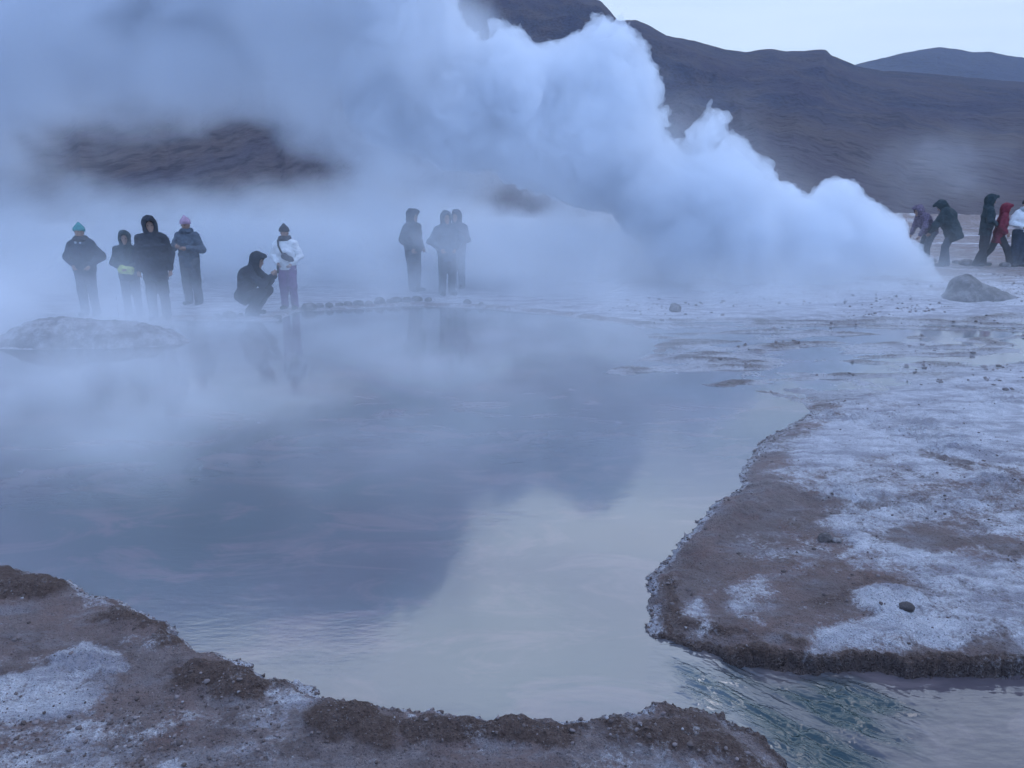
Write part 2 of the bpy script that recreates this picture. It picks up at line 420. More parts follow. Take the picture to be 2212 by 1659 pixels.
th = np.concatenate([np.linspace(R(-50), R(50), 1350), np.linspace(R(50), R(310), 90)[1:-1]])
rr = np.concatenate([np.linspace(0.02, 1.9, 30)[:-1], np.concatenate([np.geomspace(1.9, 9, 780)[:-1], np.geomspace(9, 45, 420)]), np.geomspace(45, 4000, 60)[1:]])
TT, RR_ = np.meshgrid(th, rr)
gx, gy = RR_ * np.sin(TT), RR_ * np.cos(TT)
gh, gw, gb, gwet = ground_fields(gx, gy)
gme = mesh_from('ground', np.stack([gx, gy, gh], -1).reshape(-1, 3), grid_faces(len(rr), len(th), wrap=True)[:, ::-1], attrs={'white': gw, 'brown': gb, 'wet': gwet})

m, nt, out = new_mat('sinter_soil'); N = NT(nt)
pos = N.n('ShaderNodeNewGeometry').outputs['Position']
aw, ab, awet = N.attr('white'), N.attr('brown'), N.attr('wet')
f1 = N.noise(pos, 7.0, 8, 0.65); f2 = N.noise(pos, 38.0, 6, 0.7); f3 = N.noise(pos, 150.0, 4, 0.7); f4 = N.noise(pos, 1.6, 4, 0.5)
vor = N.n('ShaderNodeTexVoronoi', {'Vector': pos, 'Scale': 62.0, 'Randomness': 1.0}).outputs['Distance']
soil = N.mix(N.ramp(f1, 0.35, 0.65), (0.145, 0.108, 0.105), (0.255, 0.205, 0.200))
soil = N.mix(N.ramp(f4, 0.40, 0.62), soil, N.mix(f2, (0.20, 0.135, 0.120), (0.26, 0.19, 0.18)))
soil = N.mix(N.ramp(N.noise(pos, 2.7, 5, 0.6), 0.56, 0.72, 0.0, 0.7), soil, (0.19, 0.112, 0.098))
soil = N.mix(N.ramp(N.noise(N.n('ShaderNodeMapping', {'Vector': pos, 'Location': (7, 3, 0), 'Rotation': (0, 0, R(28)), 'Scale': (1.0, 2.4, 1.0)}).outputs[0], 2.2, 6, 0.65), 0.50, 0.66, 0.0, 0.75), soil, (0.285, 0.262, 0.278))
mud = N.mix(N.ramp(f2, 0.3, 0.7), (0.082, 0.053, 0.045), (0.160, 0.108, 0.092))
wht = N.mix(N.ramp(N.math('ADD', N.math('MULTIPLY', f1, 0.5), N.math('MULTIPLY', f2, 0.5)), 0.36, 0.62), (0.42, 0.41, 0.455), (0.72, 0.71, 0.75))
bm = N.ramp(N.math('ADD', ab, N.math('MULTIPLY', N.math('SUBTRACT', f1, 0.5), 0.9)), 0.30, 0.62)
c = N.mix(bm, soil, mud)
wsum = N.math('ADD', aw, N.math('ADD', N.math('MULTIPLY', N.math('SUBTRACT', f1, 0.5), 0.5), N.math('ADD', N.math('MULTIPLY', N.math('SUBTRACT', f2, 0.5), 1.5), N.math('MULTIPLY', N.math('SUBTRACT', f3, 0.5), 0.9))))
lil = N.noise(N.n('ShaderNodeMapping', {'Vector': pos, 'Rotation': (0, 0, R(-20)), 'Scale': (1.0, 3.2, 1.0)}).outputs[0], 1.3, 7, 0.68)
wht = N.mix(N.ramp(lil, 0.45, 0.62, 0.0, 0.8), wht, (0.305, 0.285, 0.325))
wm = N.ramp(wsum, 0.16, 0.70)
c = N.mix(wm, c, wht)
grit = N.ramp(N.math('ADD', f3, N.math('MULTIPLY', f2, 0.5)), 0.79, 0.92)
c = N.mix(N.math('MULTIPLY', grit, 0.85), c, (0.055, 0.048, 0.052))
spk = N.ramp(N.math('ADD', N.noise(pos, 95.0, 3, 0.6), N.math('MULTIPLY', f1, 0.3)), 0.80, 0.86)
c = N.mix(N.math('MULTIPLY', spk, 0.6), c, (0.44, 0.40, 0.40))
c = N.mix(N.math('MULTIPLY', awet, 0.35), c, (0.10, 0.09, 0.10))
rough = N.ramp(N.math('ADD', awet, N.math('MULTIPLY', N.math('SUBTRACT', f1, 0.5), 0.8)), 0.35, 0.9, 0.92, 0.22)
hgt = N.math('ADD', N.math('MULTIPLY', f2, 0.7), N.math('ADD', N.math('MULTIPLY', f3, 0.35), N.math('MULTIPLY', N.ramp(vor, 0.0, 0.6), -0.35)))
bmp = N.n('ShaderNodeBump', {'Height': hgt, 'Strength': 1.0, 'Distance': 0.042}).outputs[0]
b = N.n('ShaderNodeBsdfPrincipled', {'Base Color': c, 'Roughness': rough, 'Normal': bmp, 'Specular IOR Level': 0.35})
nt.links.new(b.outputs[0], out.inputs['Surface'])
MAT_SOIL = m
tag(link('ground', gme, MAT_SOIL), kind='structure')

# ------------------------------------------------------------------ water
def water_mat(name, body, turb):
    m, nt, out = new_mat(name); N = NT(nt)
    pos = N.n('ShaderNodeNewGeometry').outputs['Position']
    mp = N.n('ShaderNodeMapping', {'Vector': pos, 'Scale': (1.0, 2.6, 1.0)}).outputs[0]
    r1 = N.noise(mp, 3.4, 3, 0.5, 0.3); r2 = N.noise(mp, 11.0, 3, 0.55); pt = N.ramp(N.noise(pos, 0.45, 3, 0.5), 0.35, 0.65)
    col = N.mix(pt, body[0], body[1])
    if turb: col = N.mix(N.attr('pool'), N.mix(pt, (0.105, 0.10, 0.115), (0.088, 0.10, 0.108)), col)
    st = N.noise(N.n('ShaderNodeMapping', {'Vector': pos, 'Scale': (1.0, 2.2, 1.0)}).outputs[0], 1.1, 6, 0.65, 0.8)
    col = N.mix(N.ramp(st, 0.47, 0.67, 0.0, 0.8), col, (0.165, 0.132, 0.142))
    hs = N.math('ADD', N.math('MULTIPLY', r1, 0.6), N.math('MULTIPLY', r2, 0.4))
    if turb:
        tb = N.attr('turb')
        mp2 = N.n('ShaderNodeMapping', {'Vector': pos, 'Rotation': (0, 0, R(35)), 'Scale': (7.0, 19.0, 9.0)}).outputs[0]
        r3 = N.noise(mp2, 1.0, 4, 0.6, 0.6)
        hs = N.math('ADD', hs, N.math('MULTIPLY', r3, N.math('MULTIPLY', tb, 2.6)))
        col = N.mix(tb, col, (0.014, 0.036, 0.040))
    bmp = N.n('ShaderNodeBump', {'Height': hs, 'Strength': N.ramp(N.noise(pos, 0.7, 3, 0.5), 0.40, 0.62, 0.035, 0.13) if not turb else 0.30, 'Distance': 0.02}).outputs[0]
    b = N.n('ShaderNodeBsdfPrincipled', {'Base Color': col, 'Roughness': N.ramp(N.attr('turb'), 0.0, 1.0, 0.045, 0.19), 'IOR': N.ramp(N.attr('pool'), 0.0, 0.5, 2.0, 1.55), 'Normal': bmp})
    nt.links.new(b.outputs[0], out.inputs['Surface'])
    return m
MAT_POND = water_mat('milky_hot_water', ((0.105, 0.10, 0.115), (0.088, 0.10, 0.108)), False)
MAT_STREAM = water_mat('running_water', ((0.085, 0.073, 0.085), (0.070, 0.068, 0.078)), True)
W0, W1 = on_z(1402, 1396, 0), on_z(1392, 1560, 0)          # the lip where the pond spills over
lip = [tuple(W0[:2]), tuple(W1[:2])]
pv = [(-40, 2.2), lip[1], lip[0], (1.0, 3.95), (12.0, 7.0), (40, 12), (40, 14.0), (4.0, 14.0), (-2, 17.5), (-40, 17.5)]
pv = [(-40, 3.0), (lip[1][0] - 0.35, lip[1][1] - 0.25), lip[1], lip[0], (lip[0][0] + 1.4, lip[0][1] + 0.62 * 1.4 / (3.6 - lip[0][0])), (2.4, 6.3), (5.0, 6.6), (30, 6.6), (30, 14.2), (5.0, 14.2), (-2, 17.0), (-40, 17.0)]
bmv = np.array([(a, b_, 0.0) for a, b_ in pv])
me = bpy.data.meshes.new('pond_water'); me.from_pydata(bmv.tolist(), [], [list(range(len(pv)))]); me.update()
tag(link('pond_water', me, MAT_POND), kind='structure')
# the outflow: a sheet that starts at the lip, runs down over the riffle and lies level in the lower pool
nu, nv = 420, 330
A0, A1 = Vector((lip[0][0], lip[0][1], 0)), Vector((lip[1][0], lip[1][1], 0))
B0, B1 = Vector((3.6, A0.y + 0.62, 0)), Vector((3.4, 1.5, 0))
uu, vv = np.meshgrid(np.linspace(0, 1, nu) ** 1.25, np.linspace(0, 1, nv), indexing='ij')
sx = (A0.x * (1 - vv) + A1.x * vv) * (1 - uu) + (B0.x * (1 - vv) + B1.x * vv) * uu
sy = (A0.y * (1 - vv) + A1.y * vv) * (1 - uu) + (B0.y * (1 - vv) + B1.y * vv) * uu
sd0 = sx - A0.x
turbp = P2([(1360, 1400), (1700, 1440), (1880, 1440), (2010, 1500), (2000, 1590), (1940, 1659), (1900, 1800), (1750, 1800), (1690, 1655), (1560, 1570), (1375, 1545)], -0.04)
tq = poly_sd(turbp, sx, sy) + 0.06 * fbm2(sx * 5, sy * 5, 3)
turb = sstep(0.16, -0.26, tq) * sstep(0.0, 0.30, sd0 + 0.10 * fbm2(sx * 4, sy * 9, 3))
turb = turb * sstep(0.0, 0.03, sd0)
ca, sa = math.cos(R(-38)), math.sin(R(-38))
fx, fy = sx * ca + sy * sa, -sx * sa + sy * ca
wv = ridge2(fx * 5.0 + 0.5 * fbm2(sx * 3, sy * 3, 2), fy * 13.0, 3) * 0.55 + 0.45 * fbm2(fx * 9, fy * 24, 3)
big = fbm2(fx * 2.2 + 3, fy * 5.5, 3)
patch = sstep(-0.15, 0.35, fbm2(fx * 2.0 + 9, fy * 4.0, 2) + 0.1)
rip = fbm2(fx * 5.5 + 0.8 * fbm2(sx * 5, sy * 5, 2), fy * 13, 4)
sz = -0.075 * sstep(0.02, 0.85, sd0) + turb * (0.006 * wv + 0.022 * rip * (0.35 + patch) + 0.013 * big) + 0.0025 * fbm2(sx * 6, sy * 15, 3) * sstep(0.0, 0.15, sd0)
sme = mesh_from('stream', np.stack([sx, sy, sz], -1).reshape(-1, 3), grid_faces(nu, nv), attrs={'turb': turb * (0.25 + 0.75 * patch), 'pool': sstep(0.15, 1.0, sd0)})
if sme.polygons[0].normal.z < 0: sme.flip_normals()
tag(link('stream', sme, MAT_STREAM), kind='structure')

# ------------------------------------------------------------------ mountains
def mountain(name, prof, d0, dr, col, seed, rough_amp, nseg=(800, 220)):
    az = []; el = []
    for px, py in prof:
        d = ray(px, py); az.append(math.atan2(d.x, d.y)); el.append(d.z / math.hypot(d.x, d.y))
    a = np.linspace(az[0], az[-1], nseg[0]); s = np.concatenate([np.linspace(0, 1, nseg[1]), np.linspace(1.02, 1.35, 8)])
    E = np.interp(a, az, el)
    # a little unevenness along the crest
    E = E + 0.0011 * fbm2(a * 60 + seed, a * 0 + 3.0, 4)
    A, S = np.meshgrid(a, s)
    drv = dr * (1 + 0.12 * fbm2(A * 2.0 + seed, A * 0 + 1.5, 2))
    D = d0 + (drv - d0) * S
    zr = E[None, :] * drv + CAM_H
    f = np.where(S <= 1, 0.30 * S + 0.70 * S ** 1.7, 1 - 1.6 * (S - 1))
    X, Y = D * np.sin(A), D * np.cos(A)
    k = 1.0 / dr
    g = ridge2(X * k * 6 + seed, Y * k * 4.5, 3, 0.4) * 0.6 + fbm2(X * k * 3 + seed, Y * k * 3, 3) * 0.6
    env = np.clip(S, 0, 1) * np.clip(1.0 - S, 0, 1) * 4
    gu = ridge2(A * 15 + seed + 0.35 * fbm2(A * 9, S * 2, 2), S * 1.6 + 2, 4, 0.42)
    Z = -0.6 + f * zr + env * rough_amp * zr * g + env * 0.028 * zr * gu
    me = mesh_from(name, np.stack([X, Y, Z], -1).reshape(-1, 3), grid_faces(len(s), len(a)))
    if me.polygons[0].normal.z < 0: me.flip_normals()
    m, nt, out = new_mat(name + '_rock'); N = NT(nt)
    pos = N.n('ShaderNodeNewGeometry').outputs['Position']
    dpos = N.n('ShaderNodeMapping', {'Vector': pos, 'Scale': (1.0, 0.22, 1.0)}).outputs[0]      # debris fans run down the slope
    n1 = N.noise(dpos, 9.0 / dr, 6, 0.58); n2 = N.noise(dpos, 60.0 / dr, 6, 0.62); n3 = N.noise(dpos, 460.0 / dr, 3, 0.6)
    c = N.mix(N.ramp(n1, 0.38, 0.62), col[0], col[1])
    c = N.mix(N.ramp(n2, 0.42, 0.66), c, col[2])
    z = N.n('ShaderNodeSeparateXYZ', {0: pos}).outputs[2]
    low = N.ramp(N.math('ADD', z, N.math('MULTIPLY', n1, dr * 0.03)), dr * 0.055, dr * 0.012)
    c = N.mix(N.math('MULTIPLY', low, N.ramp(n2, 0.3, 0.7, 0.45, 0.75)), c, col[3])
    c = N.mix(N.ramp(N.math('ADD', n3, N.math('MULTIPLY', n1, 0.5)), 0.74, 0.92, 0.0, 0.65), c, (0.030, 0.030, 0.044))
    bp = N.n('ShaderNodeBump', {'Height': N.math('ADD', n2, N.math('MULTIPLY', n3, 0.25)), 'Strength': 0.8, 'Distance': dr * 0.006}).outputs[0]
    b = N.n('ShaderNodeBsdfPrincipled', {'Base Color': c, 'Roughness': 0.95, 'Normal': bp, 'Specular IOR Level': 0.1})
    nt.links.new(b.outputs[0], out.inputs['Surface'])
    return tag(link(name, me, m), kind='structure')
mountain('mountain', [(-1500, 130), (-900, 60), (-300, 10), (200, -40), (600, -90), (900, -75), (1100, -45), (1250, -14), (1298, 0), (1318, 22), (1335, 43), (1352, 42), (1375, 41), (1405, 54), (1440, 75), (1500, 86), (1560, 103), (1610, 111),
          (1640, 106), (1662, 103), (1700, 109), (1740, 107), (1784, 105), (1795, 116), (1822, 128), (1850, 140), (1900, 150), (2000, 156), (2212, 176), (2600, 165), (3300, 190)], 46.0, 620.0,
         ((0.060, 0.058, 0.088), (0.045, 0.052, 0.086), (0.074, 0.067, 0.086), (0.098, 0.082, 0.084)), 1.3, 0.15)  # blue in these rock colours partly stands in for distance haze
mountain('hills', [(1500, 260), (1700, 190), (1850, 138), (1880, 131), (1930, 119), (1985, 107), (2030, 101), (2070, 106), (2100, 111), (2140, 112), (2180, 119), (2212, 124), (2400, 150), (2900, 200), (3300, 240)], 640.0, 1900.0,
         ((0.045, 0.055, 0.100), (0.040, 0.052, 0.098), (0.052, 0.060, 0.100), (0.060, 0.060, 0.085)), 8.1, 0.09, (300, 90))  # far rock tinted blue, some of the distance haze put into its colour
# ------------------------------------------------------------------ people
def cloth(name, col, var=0.25, rough=0.9, scale=14.0):
    m, nt, out = new_mat(name); N = NT(nt)
    tcn = N.n('ShaderNodeTexCoord').outputs['Object']
    n = N.noise(tcn, scale, 5, 0.6); w = N.noise(tcn, 240.0, 2, 0.5)
    c = N.mix(N.ramp(n, 0.3, 0.7), tuple(v * (1 - var) for v in col), tuple(min(1, v * (1 + var)) for v in col))
    bp = N.n('ShaderNodeBump', {'Height': N.math('ADD', n, N.math('MULTIPLY', w, 0.15)), 'Strength': 0.5, 'Distance': 0.02}).outputs[0]
    b = N.n('ShaderNodeBsdfPrincipled', {'Base Color': c, 'Roughness': rough, 'Normal': bp, 'Specular IOR Level': 0.25})
    nt.links.new(b.outputs[0], out.inputs['Surface']); return m
SKIN = cloth('skin', (0.30, 0.19, 0.15), 0.10, 0.6, 30.0)
DARK = cloth('dark_rubber', (0.03, 0.03, 0.035), 0.2, 0.7)
HAIR = cloth('dark_hair', (0.03, 0.022, 0.018), 0.3, 0.6, 60.0)

V = lambda *a: np.array(a, float)
STAND = dict(pelvis=V(0, 0, .95), chest=V(0, 0, 1.27), neck=V(0, 0.01, 1.46), head=V(0, -.015, 1.625),
             hip=[V(-.09, 0, .92), V(.09, 0, .92)], knee=[V(-.10, -.015, .50), V(.10, -.015, .50)], ankle=[V(-.11, .02, .09), V(.11, .02, .09)],
             sh=[V(-.175, .01, 1.395), V(.175, .01, 1.395)], elbow=[V(-.26, .03, 1.15), V(.26, .03, 1.15)], wrist=[V(-.25, -.05, .91), V(.25, -.05, .91)], toe=[V(-.13, -.13, .04), V(.13, -.13, .04)])

def ground_at(x, y): return float(ground_fields(np.array([float(x)]), np.array([float(y)]))[0][0])

def rot_head(yaw=0, tilt=0, roll=0):
    return np.array((Matrix.Rotation(R(yaw), 3, 'Z') @ Matrix.Rotation(R(tilt), 3, 'X') @ Matrix.Rotation(R(roll), 3, 'Y')))

def unit(v): return v / max(1e-9, np.linalg.norm(v))

def add_hand(F, wr, el, side, grip=None):
    d = unit(grip - wr) if grip is not None else unit(unit(wr - el) + V(0, -.15, -.25))
    inward = V(-side, 0, 0)
    w = unit(np.cross(d, inward)); inward = unit(np.cross(w, d))
    palm = wr + d * .085
    F.cone(wr, palm, .026, .036, .012)
    for k, ln in enumerate((.070, .080, .075, .058)):
        b = palm + w * (.030 - .020 * k)
        m_ = b + (d * .8 + inward * .35) * ln * .55
        t_ = m_ + (d * .45 + inward * .8) * ln * .5
        F.cone(b, m_, .0105, .0095, .004); F.cone(m_, t_, .0095, .008, .004)
    tb = wr + d * .03 + w * .030
    tm = tb + (d * .6 + w * .45 + inward * .4) * .045; F.cone(tb, tm, .013, .011, .006); F.cone(tm, tm + (d * .8 + inward * .4) * .035, .011, .009, .004)

def person(label, loc, rz, height, pose=None, jacket=None, jcol=None, pants=None, hem=.82, bulk=1.0, hood=None, beanie=None, scarf=None,
           head=(0, 0, 0), group=None, leg=1.0, grip=(None, None), hair=False, hood_down=None, cuff=True, seed=0, collar=None, eyes=True):
    J = {k: ([x.copy() for x in v] if isinstance(v, list) else v.copy()) for k, v in STAND.items()}
    for k, v in (pose or {}).items(): J[k] = [x.copy() for x in v] if isinstance(v, list) else v.copy()
    s = height / 1.76
    loc = Vector((loc[0], loc[1], ground_at(loc[0], loc[1]) - .008))
    root = empty('person', loc, rz); tag(root, label, 'person', group)
    allp = [x for v in J.values() for x in (v if isinstance(v, list) else [v])]
    lo = np.min(allp, 0) - .26; hi = np.max(allp, 0) + .26
    lo[2] = min(lo[2], -.01)
    def done(name, F, mat, parent=root):
        v, f = F.build()
        return link(name, mesh_from(name, v * s, f), mat, parent)
    M = rot_head(*head); hc = J['head']
    hp = lambda *v: hc + M @ np.array(v, float)
    # body: head, neck, trunk, arms with hands, legs with feet in one skin
    F = Field(lo, hi, .0125)
    F.ell(hp(0, .012, .02), (.076, .096, .112), .02, M); F.cone(hp(0, -.03, -.04), hp(0, -.062, -.088), .056, .034, .03)
    F.cone(hp(0, -.088, .02), hp(0, -.108, -.022), .011, .017, .012); F.ell(hp(0, -.086, -.058), (.026, .012, .010), .008, M)
    for e in (-1, 1):
        F.ell(hp(.034 * e, -.095, .018), (.019, .013, .011), .012, M, sub=True); F.ell(hp(.079 * e, .012, -.01), (.012, .024, .034), .008, M)
    F.cone(hp(0, .02, -.06), J['neck'], .054, .062, .03)
    F.cone(J['pelvis'], J['chest'], .145, .155, .06, (1, .68, 1)); F.cone(J['chest'], J['neck'], .15, .07, .05, (1, .7, 1)); F.cone(J['sh'][0], J['sh'][1], .062, .062, .05)
    for i, sd2 in ((0, -1), (1, 1)):
        F.cone(J['sh'][i], J['elbow'][i], .055, .042, .03); F.cone(J['elbow'][i], J['wrist'][i], .041, .027, .02); add_hand(F, J['wrist'][i], J['elbow'][i], sd2, grip[i])
        F.cone(J['hip'][i], J['knee'][i], .085, .056, .04); F.cone(J['knee'][i], J['ankle'][i], .055, .036, .02); F.cone(J['ankle'][i] - V(0, 0, .03), J['toe'][i], .040, .030, .02)
    body = done('body', F, SKIN)
    if eyes:
        em = bpy.data.meshes.get('eye')
        for e in (-1, 1):
            Fe = Field(hp(.034 * e, -.088, .018) - .03, hp(.034 * e, -.088, .018) + .03, .004); Fe.ell(hp(.034 * e, -.087, .018), (.013, .010, .009), .004, M)
            done('eye', Fe, DARK)
    # trousers
    F = Field(lo, hi, .014)
    for i in (0, 1):
        F.cone(J['hip'][i], J['knee'][i], .112 * leg, .085 * leg, .05); F.cone(J['knee'][i], J['ankle'][i] + V(0, 0, -.015), .084 * leg, .075 * leg, .04)
    F.cone(J['pelvis'] - V(0, 0, .02), J['pelvis'] + (J['chest'] - J['pelvis']) * .35, .155, .15, .05, (1, .75, 1))
    F.rough(.012, 9.0, seed + 2.0, z_stretch=.6); F.rough(.006, 24.0, seed + 5.0, z_stretch=1.5)
    F.cut((0, 0, -1), -.045)
    tr = done('trousers', F, pants)
    for i in (0, 1):
        F = Field(J['ankle'][i] + V(-.2, -.3, -.15), J['ankle'][i] + V(.2, .3, .14), .010)
        F.cone(J['ankle'][i] + V(0, .01, .03), J['ankle'][i] - V(0, -.015, .035), .054, .052, .03); F.cone(J['ankle'][i] - V(0, -.02, .04), J['toe'][i] + V(0, -.01, .005), .05, .042, .04)
        F.cut((0, 0, -1), 0.0)
        done('shoe', F, DARK)
    # jacket
    b = bulk
    F = Field(lo - .03, hi + .03, .013)
    dn = unit(J['pelvis'] - J['chest'])
    low = J['pelvis'] + dn * max(0.0, (.95 - hem))
    F.cone(low, J['pelvis'], .185 * b, .185 * b, .05, (1, .72, 1)); F.cone(J['pelvis'], J['chest'], .185 * b, .20 * b, .06, (1, .72, 1)); F.cone(J['chest'], J['neck'] - V(0, 0, .03), .20 * b, .095, .06, (1, .76, 1))
    F.cone(J['sh'][0], J['sh'][1], .072, .072, .07); F.cone(J['neck'] - V(0, 0, .01), (J['sh'][0] + J['neck']) / 2, .085, .075, .05); F.cone(J['neck'] - V(0, 0, .01), (J['sh'][1] + J['neck']) / 2, .085, .075, .05)
    for i in (0, 1):
        F.cone(J['sh'][i], J['elbow'][i], .080 * b, .070 * b, .05); F.cone(J['elbow'][i], J['wrist'][i] - unit(J['wrist'][i] - J['elbow'][i]) * .01, .073 * b, .052, .03)
    F.cone(J['neck'] - V(0, 0, .04), J['neck'] + (hc - J['neck']) * .28, .095, .088, .03)
    F.rough(.020, 6.0, seed, z_stretch=1.5); F.rough(.011, 17.0, seed + 3.0, z_stretch=1.8)
    F.cut(tuple(dn), float(dn @ (low + dn * .03)))
    jk = done('jacket', F, jacket)
    if hood_down is not None:
        F = Field(J['neck'] - .25, J['neck'] + .25, .012)
        F.ell(J['neck'] + V(0, .07, .0), (.13, .09, .075), .03); F.cone(J['neck'] + V(-.09, .02, .02), J['neck'] + V(-.05, -.09, -.03), .045, .035, .03); F.cone(J['neck'] + V(.09, .02, .02), J['neck'] + V(.05, -.09, -.03), .045, .035, .03)
        F.rough(.015, 14.0, seed + 1); done('hood', F, hood_down, jk)
    if hood is not None:
        F = Field(hc - .27, hc + .27, .0115)
        F.ell(hp(0, .025, .035), (.122, .138, .145), .03, M); F.cone(hp(0, .03, -.05), J['neck'] + V(0, .01, .0), .112, .12, .05); F.cone(hp(0, -.06, .10), hp(0, -.10, .11), .075, .058, .04)
        F.rough(.014, 13.0, seed + 7)
        F.ell(hp(0, -.125, -.005), (.078, .105, .108), .018, M, sub=True)
        done('hood', F, hood, jk)
    if beanie is not None:
        F = Field(hc - .24, hc + .26, .010)
        F.ell(hp(0, .016, .055), (.094, .112, .108), .02, M); F.cone(hp(0, .02, .155), hp(0, .02, .175), .035, .025, .03)
        F.cone(hp(-.03, .012, .05), hp(.03, .012, .05), .082, .082, .02)
        n = M @ V(0, -.22, -1); F.cut(tuple(n), float(n @ hp(0, -.05, .032)))
        F.rough(.006, 38.0, seed + 4); done('beanie', F, beanie)
    if hair:
        F = Field(hc - .24, hc + .24, .010)
        F.ell(hp(0, .022, .03), (.087, .104, .118), .02, M); F.ell(hp(0, -.11, -.03), (.066, .075, .095), .015, M, sub=True); F.cone(hp(-.07, .03, -.02), hp(-.075, .03, -.13), .03, .02, .02); F.cone(hp(.07, .03, -.02), hp(.075, .03, -.13), .03, .02, .02)
        F.rough(.008, 30.0, seed + 6); done('hair', F, HAIR)
    if scarf is not None:
        F = Field(J['neck'] - .24, J['neck'] + .26, .012)
        for a in range(12):
            t0, t1 = a * math.pi / 6, (a + 1) * math.pi / 6
            F.cone(J['neck'] + V(.085 * math.cos(t0), .08 * math.sin(t0) - .015, .045 + .01 * math.sin(3 * t0)), J['neck'] + V(.085 * math.cos(t1), .08 * math.sin(t1) - .015, .045 + .01 * math.sin(3 * t1)), .05, .05, .02)
        F.rough(.014, 18.0, seed + 8); done('scarf', F, scarf)
    return root

def stand_at(px, py_top, height, z=0.0):
    """ground spot at which a person of that height reaches the given row"""
    d = ray(px, py_top); t = (z + height - CAM_H) / d.z
    return Vector((d.x * t, d.y * t, z))

def turn(P, rz): return rz

INK = cloth('black_shell', (0.030, 0.034, 0.045)); NAVY = cloth('navy_padding', (0.030, 0.042, 0.060)); SLATE = cloth('slate_shell', (0.075, 0.095, 0.125)); TEALK = cloth('dark_teal_shell', (0.022, 0.038, 0.046))
GREY = cloth('grey_denim', (0.10, 0.11, 0.125)); JEANS = cloth('dark_jeans', (0.045, 0.055, 0.075)); BLACKP = cloth('black_trousers', (0.022, 0.024, 0.030)); WHITE = cloth('white_fleece', (0.62, 0.63, 0.65), .08)
PURPLE = cloth('purple_corduroy', (0.155, 0.075, 0.185)); RED = cloth('dark_red_shell', (0.15, 0.018, 0.036)); PINK = cloth('pink_knit', (0.40, 0.28, 0.37)); TEAL = cloth('teal_knit', (0.07, 0.24, 0.25)); MAUVE = cloth('mauve_pattern', (0.12, 0.09, 0.135), .6, .9, 26.0)
CHAR = cloth('charcoal_knit', (0.05, 0.05, 0.06)); PALEG = cloth('pale_grey_lining', (0.30, 0.33, 0.36)); LIME = cloth('lime_bag_cloth', (0.42, 0.46, 0.14)); MIDN = cloth('midnight_shell', (0.04, 0.045, 0.075)); WIDE = cloth('ink_blue_trousers', (0.028, 0.040, 0.062))
G1 = 'visitors on the far shore at the left'; G2 = 'visitors in the steam beyond the pond'; G3 = 'visitors beside the plume at the right'

pockets = dict(elbow=[V(-.335, .06, 1.16), V(.335, .06, 1.16)], wrist=[V(-.165, -.085, 1.0), V(.165, -.085, 1.0)])
hang = dict(elbow=[V(-.265, .03, 1.14), V(.265, .03, 1.14)], wrist=[V(-.255, -.04, .88), V(.255, -.04, .88)])
front = dict(elbow=[V(-.27, .0, 1.14), V(.27, .0, 1.14)], wrist=[V(-.07, -.22, 1.05), V(.07, -.22, 1.05)])
chesth = dict(elbow=[V(-.33, -.02, 1.16), V(.31, -.02, 1.13)], wrist=[V(-.13, -.23, 1.22), V(.11, -.25, 1.19)])

person('person in teal beanie and dark padded jacket, hands in pockets, leftmost on the shore', stand_at(170, 492, 1.68), R(2), 1.68, pockets, NAVY, pants=JEANS, hem=.84, bulk=1.06, beanie=TEAL, hood_down=PALEG, scarf=CHAR, group=G1, seed=1)
p2 = person('short person in dark hood carrying a lime pouch, behind the tall black jacket', stand_at(268, 507, 1.56), R(12), 1.56, front, TEALK, pants=GREY, hem=.80, hood=TEALK, head=(10, 0, 0), group=G1, seed=2)
p3 = person('tall person in long black hooded jacket with arms hanging, on the far shore', stand_at(322, 475, 1.84), R(14), 1.84, hang, INK, pants=BLACKP, hem=.72, bulk=1.08, hood=INK, head=(14, 6, -4), group=G1, seed=3)
person('person in pink beanie and slate jacket holding both hands at the chest', stand_at(400, 476, 1.74), R(-6), 1.74, chesth, SLATE, pants=GREY, hem=.80, leg=1.12, beanie=PINK, scarf=SLATE, head=(-5, 12, 0), group=G1, seed=4)
crouch = dict(pelvis=V(0, .15, .36), chest=V(0, .03, .70), neck=V(0, -.09, .90), head=V(0, -.175, 1.03), hip=[V(-.10, .10, .34), V(.10, .10, .34)], knee=[V(-.15, -.27, .47), V(.15, -.27, .47)], ankle=[V(-.13, .02, .09), V(.13, .02, .09)], toe=[V(-.14, -.14, .04), V(.14, -.14, .04)],
              sh=[V(-.17, -.02, .85), V(.17, -.02, .85)], elbow=[V(-.16, -.30, .62), V(.17, -.28, .62)], wrist=[V(-.06, -.45, .76), V(.06, -.45, .76)])
cl = on_z(548, 682, 0.03); cl.z = ground_at(cl.x, cl.y) - .008
gp = V(0, -.52, .86)
person('person in black hooded coat crouching low with a raised phone beside purple trousers', cl, R(82), 1.76, crouch, INK, pants=BLACKP, hem=.90, bulk=1.10, hood=INK, head=(0, 16, 0), grip=(V(-.02, -.52, .85), V(.02, -.52, .85)), group=G1, seed=5)
wl = on_z(627, 668, 0.03); wl.z = ground_at(wl.x, wl.y) - .008
p6 = person('woman in white hoodie and purple trousers with dark scarf, on the stone edge', wl, R(-4), 1.62, dict(elbow=[V(-.30, .05, 1.14), V(.29, .05, 1.14)], wrist=[V(-.14, -.15, 1.0), V(.16, -.15, 1.0)]), WHITE, pants=PURPLE, hem=.88, leg=1.05, beanie=CHAR, scarf=CHAR, hood_down=WHITE, head=(0, 8, 0), group=G1, seed=6)
